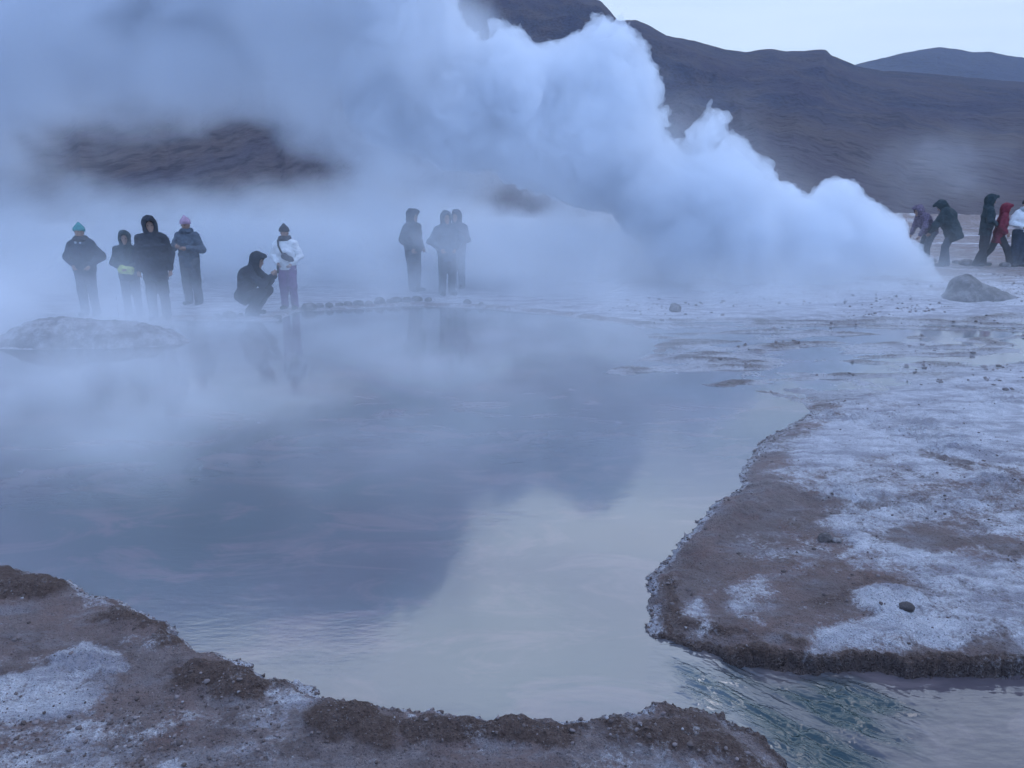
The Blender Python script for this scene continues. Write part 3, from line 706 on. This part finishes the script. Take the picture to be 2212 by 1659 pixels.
person('tall hooded figure standing alone, blurred blue-grey by steam beyond the pond', stand_at(890, 458, 1.82), R(58), 1.82, dict(ankle=[V(-.06, .02, .09), V(.07, -.02, .09)], toe=[V(-.07, -.14, .04), V(.08, -.19, .04)], elbow=[V(-.27, .07, 1.15), V(.25, .07, 1.15)], wrist=[V(-.20, -.10, .96), V(.20, -.10, .96)]), NAVY, pants=JEANS, hem=.70, bulk=1.10, hood=NAVY, head=(12, 5, 0), group=G2, seed=7)
person('fainter hooded figure on the left of the close pair in the steam', stand_at(963, 463, 1.80), R(24), 1.80, pockets, SLATE, pants=GREY, hem=.76, bulk=1.05, hood=SLATE, group=G2, seed=8)
person('darker hooded figure on the right of the close pair in the steam', stand_at(986, 460, 1.78), R(-24), 1.78, front, MIDN, pants=JEANS, hem=.76, bulk=1.06, hood=MIDN, group=G2, seed=9)
lean = dict(pelvis=V(0, .10, .92), chest=V(0, -.10, 1.19), neck=V(0, -.23, 1.36), head=V(0, -.33, 1.46), sh=[V(-.17, -.19, 1.33), V(.17, -.19, 1.33)], elbow=[V(-.23, -.22, 1.05), V(.23, -.22, 1.05)], wrist=[V(-.2, -.32, .84), V(.2, -.32, .84)], hip=[V(-.09, .09, .90), V(.09, .09, .90)])
zr = 0.20
person('person in mauve patterned jacket leaning towards the plume edge', on_z(1992, 577, zr), R(-84), 1.74, lean, MAUVE, pants=GREY, hem=.86, hood=MAUVE, head=(0, 20, 0), group=G3, seed=10)
bend = dict(pelvis=V(0, .10, .91), chest=V(0, -.06, 1.23), neck=V(0, -.13, 1.42), head=V(0, -.22, 1.50), sh=[V(-.19, -.10, 1.37), V(.19, -.10, 1.37)], elbow=[V(-.25, -.28, 1.06), V(.25, -.28, 1.06)], wrist=[V(-.16, -.40, .86), V(.16, -.40, .86)], hip=[V(-.09, .11, .88), V(.09, .11, .88)], ankle=[V(-.16, .08, .09), V(.16, -.04, .09)], toe=[V(-.18, -.08, .04), V(.18, -.2, .04)])
person('person in bulky dark coat bent forward with head down beside the mauve jacket', on_z(2036, 580, zr), R(-118), 1.84, bend, TEALK, pants=JEANS, hem=.72, bulk=1.32, hood=TEALK, head=(0, 40, 0), group=G3, seed=11)
person('tall person in dark teal hooded coat, next to the red coat', on_z(2117, 578, zr), R(72), 1.86, dict(front, ankle=[V(-.10, .14, .09), V(.10, -.08, .09)], toe=[V(-.11, -.01, .04), V(.11, -.23, .04)]), TEALK, pants=BLACKP, hem=.80, bulk=1.02, hood=TEALK, head=(0, 8, 0), group=G3, seed=12)
stride = dict(pelvis=V(0, 0, .90), chest=V(0, -.03, 1.23), neck=V(0, -.045, 1.42), head=V(0, -.07, 1.57), hip=[V(-.09, 0, .88), V(.09, 0, .88)], knee=[V(-.10, -.22, .50), V(.10, .14, .47)], ankle=[V(-.11, -.36, .09), V(.11, .37, .11)], toe=[V(-.12, -.52, .05), V(.12, .24, .04)], sh=[V(-.175, -.04, 1.37), V(.175, -.04, 1.37)], elbow=[V(-.25, .02, 1.12), V(.25, -.02, 1.12)], wrist=[V(-.22, -.14, .93), V(.22, -.18, .95)])
person('person in dark red hooded coat striding with legs apart', on_z(2147, 578, zr), R(64), 1.68, stride, RED, pants=BLACKP, hem=.72, bulk=1.05, hood=RED, head=(10, 8, 0), group=G3, seed=13)
person('person in white jacket and wide dark trousers, at the right picture edge', on_z(2194, 580, zr), R(-6), 1.76, dict(elbow=[V(-.31, .05, 1.16), V(.31, .05, 1.16)], wrist=[V(-.10, -.19, 1.06), V(.10, -.19, 1.06)]), WHITE, pants=WIDE, hem=.98, leg=1.28, beanie=CHAR, scarf=PALEG, head=(8, 4, 0), group=G3, seed=14)

# things they carry
def local(root, v): return root.matrix_basis @ Vector(tuple(v))
def carried(name, root_loc, rz, label, cat):
    o = empty(name, root_loc, rz); return tag(o, label, cat)
ph = carried('phone', cl + Matrix.Rotation(R(82), 3, 'Z') @ Vector((0, -.56, .88)), R(82), 'dark phone held up in both hands by the crouching person', 'phone')
F = Field((-.07, -.03, -.11), (.07, .03, .11), .004); F.cone((-.025, 0, -.06), (.025, 0, -.06), .014, .014, .003, (1, .45, 1)); F.cone((-.025, 0, .06), (.025, 0, .06), .014, .014, .003, (1, .45, 1))
for xx in (-.025, -.008, .008, .025): F.cone((xx, 0, -.062), (xx, 0, .062), .013, .013, .004, (1, .45, 1))
v_, f_ = F.build(); link('case', mesh_from('case', v_, f_), DARK, ph)
F = Field((-.03, -.02, .03), (.04, .03, .09), .003); F.ell((-.018, .008, .052), (.010, .006, .012), .002); v_, f_ = F.build(); link('lens', mesh_from('lens', v_, f_), HAIR, ph)
bg_ = carried('crossbody_bag', wl, R(-4), 'small dark crossbody bag worn over the white hoodie', 'bag')
s6 = 1.62 / 1.76
F = Field((-.3, -.4, .8), (.3, .2, 1.6), .010); F.cone((.02, -.19, 1.15), (.16, -.17, 1.08), .065, .06, .03, (1, .6, 1)); F.rough(.008, 20.0); v_, f_ = F.build(); link('pouch', mesh_from('pouch', v_ * s6, f_), CHAR, bg_)
F = Field((-.3, -.4, .8), (.3, .3, 1.7), .009)
pts = [(.0, -.18, 1.18), (-.05, -.185, 1.27), (-.10, -.155, 1.37), (-.125, -.08, 1.47), (-.12, .02, 1.50)]
for a, b2 in zip(pts[:-1], pts[1:]): F.cone(a, b2, .019, .019, .01)
v_, f_ = F.build(); link('strap', mesh_from('strap', v_ * s6, f_), DARK, bg_)
s2 = 1.56 / 1.76
lp = carried('pouch', p2.location, R(12), 'lime green cloth pouch held at the waist of the short hooded person', 'pouch')
F = Field((-.3, -.5, .8), (.3, .1, 1.3), .010); F.cone((-.06, -.26, 1.02), (.10, -.26, 1.0), .085, .08, .03, (1, .6, 1)); F.rough(.012, 12.0); v_, f_ = F.build(); link('cloth', mesh_from('cloth', v_ * s2, f_), LIME, lp)
# ------------------------------------------------------------------ stones and mounds
def rock_mat(name, a, b, w, wa):
    m, nt, out = new_mat(name); N = NT(nt)
    pos = N.n('ShaderNodeNewGeometry').outputs['Position']
    n1 = N.noise(pos, 5.0, 7, 0.65); n2 = N.noise(pos, 40.0, 5, 0.7)
    c = N.mix(N.ramp(n1, 0.35, 0.65), a, b)
    c = N.mix(N.math('MULTIPLY', N.ramp(N.math('ADD', n1, N.math('MULTIPLY', n2, 0.5)), 0.72, 0.90), wa), c, w)
    bp = N.n('ShaderNodeBump', {'Height': N.math('ADD', n1, N.math('MULTIPLY', n2, 0.4)), 'Strength': 0.8, 'Distance': 0.03}).outputs[0]
    s = N.n('ShaderNodeBsdfPrincipled', {'Base Color': c, 'Roughness': 0.85, 'Normal': bp, 'Specular IOR Level': 0.3})
    nt.links.new(s.outputs[0], out.inputs['Surface']); return m
ROCK = rock_mat('dark_stone', (0.075, 0.065, 0.065), (0.15, 0.125, 0.12), (0.4, 0.39, 0.4), 0.4)
MOUND = rock_mat('mound_crust', (0.055, 0.050, 0.050), (0.115, 0.10, 0.095), (0.30, 0.29, 0.31), 0.4)
SINT = rock_mat('sinter_crust', (0.12, 0.105, 0.11), (0.22, 0.20, 0.205), (0.42, 0.41, 0.44), 0.6)
def stone(px, py, rad, z=0.0, sq=(1, .8, .65), seed=0, mat=None, label=None, cat='stone', group=None, name='stone', h=None):
    p = on_z(px, py, z); p.z = max(-.03, ground_at(p.x, p.y)) - rad * .06
    h = h or max(rad / 9, .006)
    m = rad * 1.5
    F = Field((-m, -m, -m), (m, m, m), h)
    rs = np.random.default_rng(seed)
    F.ell((0, 0, 0), (rad * sq[0], rad * sq[1], rad * sq[2]), .02)
    for _ in range(7):
        n = rs.normal(size=3); n /= np.linalg.norm(n)
        e = abs(n) @ (np.array(sq) * rad)
        F.cut(tuple(n), e * rs.uniform(.62, .85))
    F.rough(rad * .16, 1.6 / rad, seed * 1.3); F.rough(rad * .06, 4.5 / rad, seed * 2.1)
    v, f = F.build(); v[:, 2] += rad * sq[2] * .45
    o = link(name, mesh_from(name, v, f), mat or ROCK, None, p)
    o.rotation_euler = (0, 0, rs.uniform(0, 6))
    return tag(o, label, cat, group)
row = [(470, 692, .11), (497, 690, .13), (520, 688, .07), (668, 671, .15), (690, 668, .09), (712, 667, .10), (733, 665, .08), (752, 664, .09), (775, 663, .11), (797, 662, .09), (820, 659, .14), (842, 659, .09), (856, 657, .13), (878, 656, .12), (900, 655, .12), (925, 655, .09), (600, 690, .08), (1010, 660, .10), (1040, 664, .07)]
for i, (px, py, r) in enumerate(row):
    stone(px, py, r, 0.0, (1.15, .8, .62), 20 + i, label='dark rounded stone in the row edging the far side of the pond', group='stones along the far pond edge')
stone(1458, 672, .14, .03, (1.1, .8, .75), 50, label='lone grey boulder on the pale flat between the pond and the plume', cat='boulder', name='boulder')
stone(1957, 1321, .040, .065, (1.2, .8, .75), 51, label='small dark stone lying on the round pale patch of the right bank', name='stone')
stone(1782, 1163, .048, .07, (1.1, .9, .9), 52, label='dark brown stone, larger of two on the brown part of the right bank', name='stone')
stone(1806, 1166, .034, .07, (1.3, .8, .7), 53, label='flat stone touching the larger dark brown one on the right bank', name='stone')
for i, (px, py, r) in enumerate([(2010, 572, .16), (2085, 578, .20), (2170, 582, .16), (2066, 575, .12)]):
    stone(px, py, r, .18, (1.3, .8, .55), 60 + i, label='low dark rock by the feet of the group beside the plume', group='rocks at the feet of the right group', cat='rock', name='rock')
def mound(name, px, py, z, size, seed, mat, lobes, label, cat):
    p = on_z(px, py, z)
    F = Field((-size[0] * 1.5, -size[1] * 1.5, -.15), (size[0] * 1.5, size[1] * 1.5, size[2] * 1.6), size[2] / 22)
    for (x, y, zz, rx, ry, rz) in lobes: F.ell((x, y, zz), (rx, ry, rz), .10)
    F.rough(size[2] * .16, 2.0 / size[2] * .6, seed); F.rough(size[2] * .07, 3.2 / size[2], seed + 3); F.rough(size[2] * .035, 9.0 / size[2], seed + 5)
    F.cut((0, 0, -1), .10)
    v, f = F.build()
    return tag(link(name, mesh_from(name, v, f), mat, None, p), label, cat)
mound('vent_mound', 2092, 652, .05, (.95, .7, .55), 3.3, MOUND, [(-.10, 0, .05, .40, .42, .50), (-.25, -.1, .0, .35, .4, .30), (.28, 0, .0, .45, .45, .33), (.60, .02, -.05, .40, .40, .22)], 'dark crusted mound at the foot of the steam plume', 'mound')
mound('sinter_mound', 195, 738, .0, (1.8, .9, .42), 6.1, SINT, [(-.45, 0, -.05, .85, .6, .46), (.35, .05, -.08, .95, .6, .40), (1.1, 0, -.10, .55, .45, .24), (-1.1, 0, -.1, .5, .5, .30)], 'low grey sinter hump in the pond edge in front of the people at the left', 'mound')
# loose gravel and crumbs on the near banks
def gravel():
    base = np.array([[0, 0, 1], [.894, 0, .447], [.276, .851, .447], [-.724, .526, .447], [-.724, -.526, .447], [.276, -.851, .447], [.724, .526, -.447], [-.276, .851, -.447], [-.894, 0, -.447], [-.276, -.851, -.447], [.724, -.526, -.447], [0, 0, -1]])
    fc = np.array([[0, 1, 2], [0, 2, 3], [0, 3, 4], [0, 4, 5], [0, 5, 1], [1, 6, 2], [2, 7, 3], [3, 8, 4], [4, 9, 5], [5, 10, 1], [6, 7, 2], [7, 8, 3], [8, 9, 4], [9, 10, 5], [10, 6, 1], [11, 7, 6], [11, 8, 7], [11, 9, 8], [11, 10, 9], [11, 6, 10]])
    rg = np.random.default_rng(5)
    n = 30000
    x = rg.uniform(-3.2, 5.5, n); y = 2.3 + 6.5 * rg.uniform(0, 1, n) ** 1.7
    h, w, b, wet = ground_fields(x, y)
    dens = 0.12 + 0.4 * (fbm2(x * 2.1 + 8, y * 2.1, 3) > .05) + .6 * (b > .4) + 1.6 * ((x < -1.1) & (y < 3.4))
    dens = dens * (1 - .6 * (w > .5))
    keep = (h > .02) & (rg.uniform(0, 1, n) < dens * .55) & (np.abs(x) < y * .75 + .3)
    x, y, h = x[keep], y[keep], h[keep]; n = len(x)
    # crumbs along the waterline
    sx_, sy_ = [], []
    for A, B in zip(POND, POND[1:] + POND[:1]):
        L = math.hypot(B[0] - A[0], B[1] - A[1]); my = (A[1] + B[1]) / 2
        if my > 8.5 or abs(A[0]) > 7: continue
        if 0.55 < A[0] < 0.9 and A[1] < 3.9 and B[1] < 3.9 and abs(A[0] - B[0]) < .1 : continue
        k = int(L * 210); t = rg.uniform(0, 1, k)
        sx_.append(A[0] + (B[0] - A[0]) * t + rg.normal(0, .05, k)); sy_.append(A[1] + (B[1] - A[1]) * t + rg.normal(0, .05, k))
    sx_, sy_ = np.concatenate(sx_), np.concatenate(sy_)
    sh_ = ground_fields(sx_, sy_)[0]; k2 = sh_ > -.02
    x, y, h = np.concatenate([x, sx_[k2]]), np.concatenate([y, sy_[k2]]), np.concatenate([h, sh_[k2]]); n = len(x)
    r = .003 + .010 * rg.uniform(0, 1, n) ** 5 + .0004 * y
    # grit strewn over the pale flats farther back
    fx_ = rg.uniform(0.5, 14, 9000); fy_ = rg.uniform(8.5, 19, 9000)
    fh_ = ground_fields(fx_, fy_)[0]
    kf = (fbm2(fx_ * .5 + 3, fy_ * 1.3, 4) + .25 * sstep(3, 9, fx_) > rg.uniform(-.05, .7, 9000)) & (fh_ > .004)
    x, y, h = np.concatenate([x, fx_[kf]]), np.concatenate([y, fy_[kf]]), np.concatenate([h, fh_[kf]])
    r = np.concatenate([r, .008 + .032 * rg.uniform(0, 1, kf.sum()) ** 3]); n = len(x)
    vs = base[None] * (1 + rg.normal(0, .22, (n, 12, 1))) * (r[:, None, None] * rg.uniform(.7, 1.3, (n, 1, 3)) * np.array([1, 1, .75]))
    vs = vs + np.stack([x, y, h + r * .25], 1)[:, None]
    fs = fc[None] + (np.arange(n) * 12)[:, None, None]
    return vs.reshape(-1, 3), fs.reshape(-1, 3)
gv, gf = gravel()
m, nt, out = new_mat('gravel_stone'); N = NT(nt)
pos = N.n('ShaderNodeNewGeometry').outputs['Position']
rnd = N.n('ShaderNodeNewGeometry').outputs['Random Per Island']
c = N.mix(N.ramp(rnd, 0.2, 1.0), (0.11, 0.085, 0.08), (0.24, 0.20, 0.20)); c = N.mix(N.ramp(rnd, 0.95, 0.99), c, (0.34, 0.32, 0.33))
b = N.n('ShaderNodeBsdfPrincipled', {'Base Color': c, 'Roughness': 0.9, 'Specular IOR Level': 0.2}); nt.links.new(b.outputs[0], out.inputs['Surface'])
tag(link('gravel', mesh_from('gravel', gv, gf, smooth=False), m), kind='stuff')
# ------------------------------------------------------------------ the dense plume: a closed billowing body of white droplets
def steam_mat(name, dens, col, aniso=0.2):
    m, nt, out = new_mat(name); N = NT(nt)
    v = N.n('ShaderNodeVolumePrincipled', {'Color': tuple(col) + (1,), 'Density': dens, 'Anisotropy': aniso})
    nt.links.new(v.outputs[0], out.inputs['Volume'])
    return m
def plume_mesh():
    # px, py, radius px, distance
    L = [(2030, 608, 9, 17.8), (2012, 600, 18, 17.8), (1990, 580, 30, 17.9), (1945, 555, 46, 18.0), (1885, 525, 74, 18.1), (1850, 478, 58, 18.2), (1815, 432, 52, 18.2), (1782, 428, 36, 18.3), (1745, 520, 96, 18.3),
         (1672, 460, 70, 18.4), (1640, 402, 48, 18.3), (1628, 380, 34, 18.2), (1602, 350, 34, 18.4), (1580, 318, 34, 18.5), (1545, 268, 38, 18.5), (1528, 292, 36, 18.4), (1508, 318, 30, 18.5), (1545, 425, 105, 18.6), (1482, 352, 34, 18.7),
         (1440, 350, 46, 18.8), (1436, 312, 24, 18.7), (1385, 310, 58, 18.9), (1380, 205, 42, 19.0), (1388, 150, 28, 18.9), (1392, 178, 28, 18.8), (1372, 118, 34, 19.0), (1340, 210, 90, 19.1), (1318, 105, 62, 19.1), (1300, 82, 44, 19.0), (1340, 92, 34, 19.0),
         (1262, 110, 40, 19.2), (1255, 160, 78, 19.2), (1195, 140, 44, 19.3), (1160, 150, 52, 19.3), (1098, 112, 52, 19.4), (1085, 95, 38, 19.4), (1055, 125, 36, 19.4), (1120, 210, 100, 19.4), (1030, 140, 36, 19.4),
         (985, 130, 66, 19.5), (935, 60, 68, 19.6), (945, 20, 34, 19.5), (920, -30, 70, 19.6), (880, -80, 90, 19.7), (840, 40, 130, 19.7), (800, -130, 130, 19.8), (680, -190, 140, 19.9), (560, -160, 150, 20.0), (700, -20, 170, 20.0),
         (1290, 310, 140, 19.2), (1160, 300, 110, 19.5), (1000, 250, 120, 19.7), (1420, 420, 105, 18.9), (1600, 510, 105, 18.4), (1480, 515, 95, 18.6), (1800, 560, 70, 18.1), (1700, 575, 70, 18.2), (870, 190, 130, 20.0)]
    h = 0.05
    P = [at_y(px, py, Y) for px, py, r, Y in L]
    Rr = [r * Y / FPX * 1.0 for px, py, r, Y in L]
    lo = [min(p[k] - r for p, r in zip(P, Rr)) - 0.6 for k in range(3)]; hi = [max(p[k] + r for p, r in zip(P, Rr)) + 0.6 for k in range(3)]
    F = Field(lo, hi, h)
    for p, r in zip(P, Rr):
        F.ell(p, (r, min(r * 1.2, 1.5), r), k=0.16)
    X = np.meshgrid(*F.ax, indexing='ij')
    near = np.abs(F.S) < 0.75
    p = [a[near] for a in X]
    sc_ = np.clip(0.22 + p[2] / 7.0, 0.22, 0.85)
    d = 0.22 * (np.abs(perlin3(p[0] * 1.15, p[1] * 1.15, p[2] * 1.15)) * 2 - 0.6)
    q = [p[i] + 0.12 * perlin3(p[0] * 2 + 7 * i, p[1] * 2, p[2] * 2) for i in range(3)]
    d = d + 0.16 * (np.abs(perlin3(q[0] * 2.6 + 5, q[1] * 2.6, q[2] * 2.6)) * 2 - 0.6)
    d = d + 0.125 * (np.abs(perlin3(q[0] * 5.6 + 1, q[1] * 5.6, q[2] * 5.6)) * 2 - 0.6)
    d = d + 0.05 * (np.abs(perlin3(q[0] * 11 + 1, q[1] * 11, q[2] * 11)) * 2 - 0.6)
    F.S[near] -= (d * sc_).astype(np.float32)
    F.S[0], F.S[-1], F.S[:, 0], F.S[:, -1], F.S[:, :, 0], F.S[:, :, -1] = 1, 1, 1, 1, 1, 1
    return F.build()
pv_, pf_ = plume_mesh()
pl = link('steam_plume', mesh_from('steam_plume', pv_, pf_), steam_mat('dense_steam', 2.2, (0.905, 0.935, 0.975), 0.0))
tag(pl, 'tall dense white steam plume leaning left from the dark mound at the right', 'steam')

# ------------------------------------------------------------------ loose steam: fog grids filled by fields
def steam_grid(name, lo, hi, res, lobes, base, nscale, thresh, dens, col, seed=0.0, stretch=(1, 1, 1), detail=5, warp=(2.6, 2.6, 2.6)):
    """base: (amp, scale height) of the low layer; lobes: (x, y, z, rx, ry, rz, amp)"""
    g = bpy.data.node_groups.new(name, 'GeometryNodeTree')
    g.interface.new_socket('Geometry', in_out='OUTPUT', socket_type='NodeSocketGeometry')
    N = NT(g)
    pos = N.n('GeometryNodeInputPosition').outputs[0]
    xyz = N.n('ShaderNodeSeparateXYZ', {0: pos}).outputs
    wn = N.n('ShaderNodeTexNoise', {'Vector': pos, 'Scale': 0.34, 'Detail': 4, 'Roughness': 0.6}).outputs[1]
    wn = N.n('ShaderNodeVectorMath', {0: wn, 1: (0.5, 0.5, 0.5)}, operation='SUBTRACT').outputs[0]
    wn = N.n('ShaderNodeVectorMath', {0: wn, 1: warp}, operation='MULTIPLY').outputs[0]
    wpos = N.n('ShaderNodeVectorMath', {0: pos, 1: wn}, operation='ADD').outputs[0]
    tot = None
    if base:
        e = N.math('EXPONENT', N.math('MULTIPLY', xyz[2], -1.0 / base[1]))
        tot = N.math('MULTIPLY', e, base[0])
    for (x, y, z, rx, ry, rz, a) in lobes:
        dv = N.n('ShaderNodeVectorMath', {0: wpos, 1: (x, y, z)}, operation='SUBTRACT').outputs[0]
        dv = N.n('ShaderNodeVectorMath', {0: dv, 1: (1 / rx, 1 / ry, 1 / rz)}, operation='MULTIPLY').outputs[0]
        l2 = N.n('ShaderNodeVectorMath', {0: dv, 1: dv}, operation='DOT_PRODUCT').outputs['Value']
        e = N.math('MULTIPLY', N.math('EXPONENT', N.math('MULTIPLY', l2, -1.0)), a)
        tot = e if tot is None else N.math('ADD', tot, e)
    v = N.n('ShaderNodeVectorMath', {0: pos, 1: stretch}, operation='MULTIPLY').outputs[0]
    v = N.n('ShaderNodeVectorMath', {0: v, 1: (seed, seed * 2, seed)}, operation='ADD').outputs[0]
    nz = N.n('ShaderNodeTexNoise', {'Vector': v, 'Scale': nscale, 'Detail': detail, 'Roughness': 0.60, 'Distortion': 0.5}).outputs[0]
    nz = N.n('ShaderNodeMapRange', {'Value': nz, 'From Min': thresh[0], 'From Max': thresh[1], 'To Min': thresh[2], 'To Max': 1.0}, interpolation_type='SMOOTHSTEP').outputs[0]
    d = N.math('MULTIPLY', tot, nz)
    # nothing at the faces of the grid
    for k in range(3):
        for s_, lim in ((1, lo[k]), (-1, hi[k])):
            if k == 2 and s_ == 1: continue
            w = min(1.5, (hi[k] - lo[k]) * 0.2)
            d = N.math('MULTIPLY', d, N.ramp(xyz[k], lim, lim + s_ * w))
    d = N.math('SUBTRACT', d, 0.006, clamp=False); d = N.math('MAXIMUM', d, 0.0)
    vc = N.n('GeometryNodeVolumeCube', {'Density': d, 'Background': 0.0, 'Min': lo, 'Max': hi, 'Resolution X': res[0], 'Resolution Y': res[1], 'Resolution Z': res[2]})
    m, nt, out = new_mat(name + '_droplets'); M = NT(nt)
    vp = M.n('ShaderNodeVolumePrincipled', {'Color': tuple(col) + (1,), 'Density': dens, 'Anisotropy': 0.0})
    nt.links.new(vp.outputs[0], out.inputs['Volume'])
    sm = N.n('GeometryNodeSetMaterial', {'Geometry': vc.outputs[0], 'Material': m})
    go = N.n('NodeGroupOutput'); g.links.new(sm.outputs[0], go.inputs[0])
    vd = bpy.data.volumes.new(name)
    vd.materials.append(m)
    o = bpy.data.objects.new(name, vd); COL.objects.link(o)
    md = o.modifiers.new('fog', 'NODES'); md.node_group = g
    return o
# low steam over the pond and round the people
lobes = [(-6.6, 12.9, 0.1, 2.6, 0.9, 0.75, 1.5), (-10, 13.4, 0.4, 3, 2.2, 1.0, 0.9), (-1.3, 14.3, 1.1, 2.3, 1.2, 1.2, 0.62), (2.5, 15.8, 0.3, 4.5, 1.6, 0.8, 0.4), (6.5, 16.3, 0.0, 3.2, 1.6, 0.6, 0.9), (-4.2, 13.6, 0.0, 1.6, 0.7, 0.40, 0.25),
         (-5.4, 8.2, 0.1, 3.0, 1.4, 0.45, 0.58), (-8.0, 9.0, 0.4, 2.8, 1.8, 0.8, 0.55), (-1.5, 10.3, 0.1, 3.2, 1.6, 0.45, 0.32), (-2.6, 6.9, 0.05, 2.2, 1.0, 0.35, 0.5), (1.6, 12.2, 0.1, 2.5, 1.6, 0.5, 0.35)]
o = steam_grid('pond_steam', (-14, 4.4, 0.0), (11.5, 18.2, 3.2), (130, 72, 34), lobes, (0.13, 0.5), 0.55, (0.36, 0.66, 0.10), 1.0, (0.95, 0.97, 1.0), 3.0, (1, 1, 1.4), warp=(2.0, 2.0, 0.5))
tag(o, kind='stuff')
# the wide bank of steam behind the people and the drifting canopy above it
lobes = [(-9, 21.0, 0.7, 8, 3.2, 1.0, 1.2), (-1, 20.6, 0.7, 6, 3, 1.15, 1.2), (4.2, 19.6, 0.7, 3.4, 2.2, 1.0, 1.1), (7.6, 18.6, 0.1, 2.4, 1.4, 0.6, 0.8),
         (-7.3, 20.8, 7.4, 4.3, 2.8, 2.0, 2.2), (-3.6, 20.2, 6.6, 1.9, 2.0, 1.6, 1.2), (-11, 20.5, 7.1, 5, 3.0, 2.0, 2.0), (-16.2, 21.5, 4.8, 3.2, 3, 2.2, 2.0), (-3.0, 19.6, 4.9, 2.1, 1.9, 1.5, 1.2), (-0.3, 19.6, 3.4, 2.6, 1.7, 1.0, 1.1), (-2.4, 21.0, 2.7, 2.0, 1.8, 0.8, 0.6), (2.6, 18.4, 2.2, 2.3, 1.3, 1.2, 0.9), (12.0, 22.0, 2.9, 1.6, 1.2, 0.8, 0.18),
         (0.7, 20.5, 7.1, 1.9, 4, 0.9, -1.0)]
for gx_, gz_, ga_, gr_ in ((150, 352, .55, .8), (240, 332, .6, .9), (340, 334, .65, .9), (460, 312, .75, .95), (560, 322, .7, .9), (640, 350, .6, .8), (735, 372, .5, .7), (900, 402, .5, .5), (1075, 442, .9, .75), (1150, 456, .8, .65), (1290, 462, .6, .6), (1365, 476, .6, .5)):   # ragged holes under the canopy
    gq = at_y(gx_, gz_, 21.0); lobes.append((gq.x, 21.0, gq.z, gr_, 4.5, gr_ * .48, -ga_))
o = steam_grid('steam', (-21, 15.8, 0.0), (15, 26.5, 11.0), (205, 62, 78), lobes, (0.035, 0.9), 0.42, (0.38, 0.60, 0.16), 1.0, (0.91, 0.94, 0.98), 9.0, (1, 1, 1.25))
tag(o, kind='stuff')
# thin blue air between here and the far ridges
me = bpy.data.meshes.new('haze')
x0, x1, y0, y1, z0, z1 = -4200.0, 4200.0, -60.0, 4400.0, -14.0, 470.0
me.from_pydata([(x, y, z) for x in (x0, x1) for y in (y0, y1) for z in (z0, z1)], [], [(0, 1, 3, 2), (4, 6, 7, 5), (0, 4, 5, 1), (2, 3, 7, 6), (0, 2, 6, 4), (1, 5, 7, 3)]); me.update()
hm, hnt, hout = new_mat('air'); HN = NT(hnt)
hv = HN.n('ShaderNodeVolumePrincipled', {'Color': (0.80, 0.90, 1.0, 1), 'Density': 0.0001, 'Anisotropy': 0.2})
hnt.links.new(hv.outputs[0], hout.inputs['Volume'])
tag(link('haze', me, hm), kind='stuff')
# ------------------------------------------------------------------ renderer
cy = SC.cycles
SC.render.engine = 'CYCLES'
cy.use_denoising = True
cy.max_bounces = 12; cy.diffuse_bounces = 3; cy.glossy_bounces = 3; cy.transmission_bounces = 4; cy.transparent_max_bounces = 8
cy.volume_bounces = 9
cy.volume_step_rate = 6.0
cy.volume_max_steps = 96
cy.sample_clamp_indirect = 6.0
cy.use_adaptive_sampling = True
cy.adaptive_threshold = 0.05
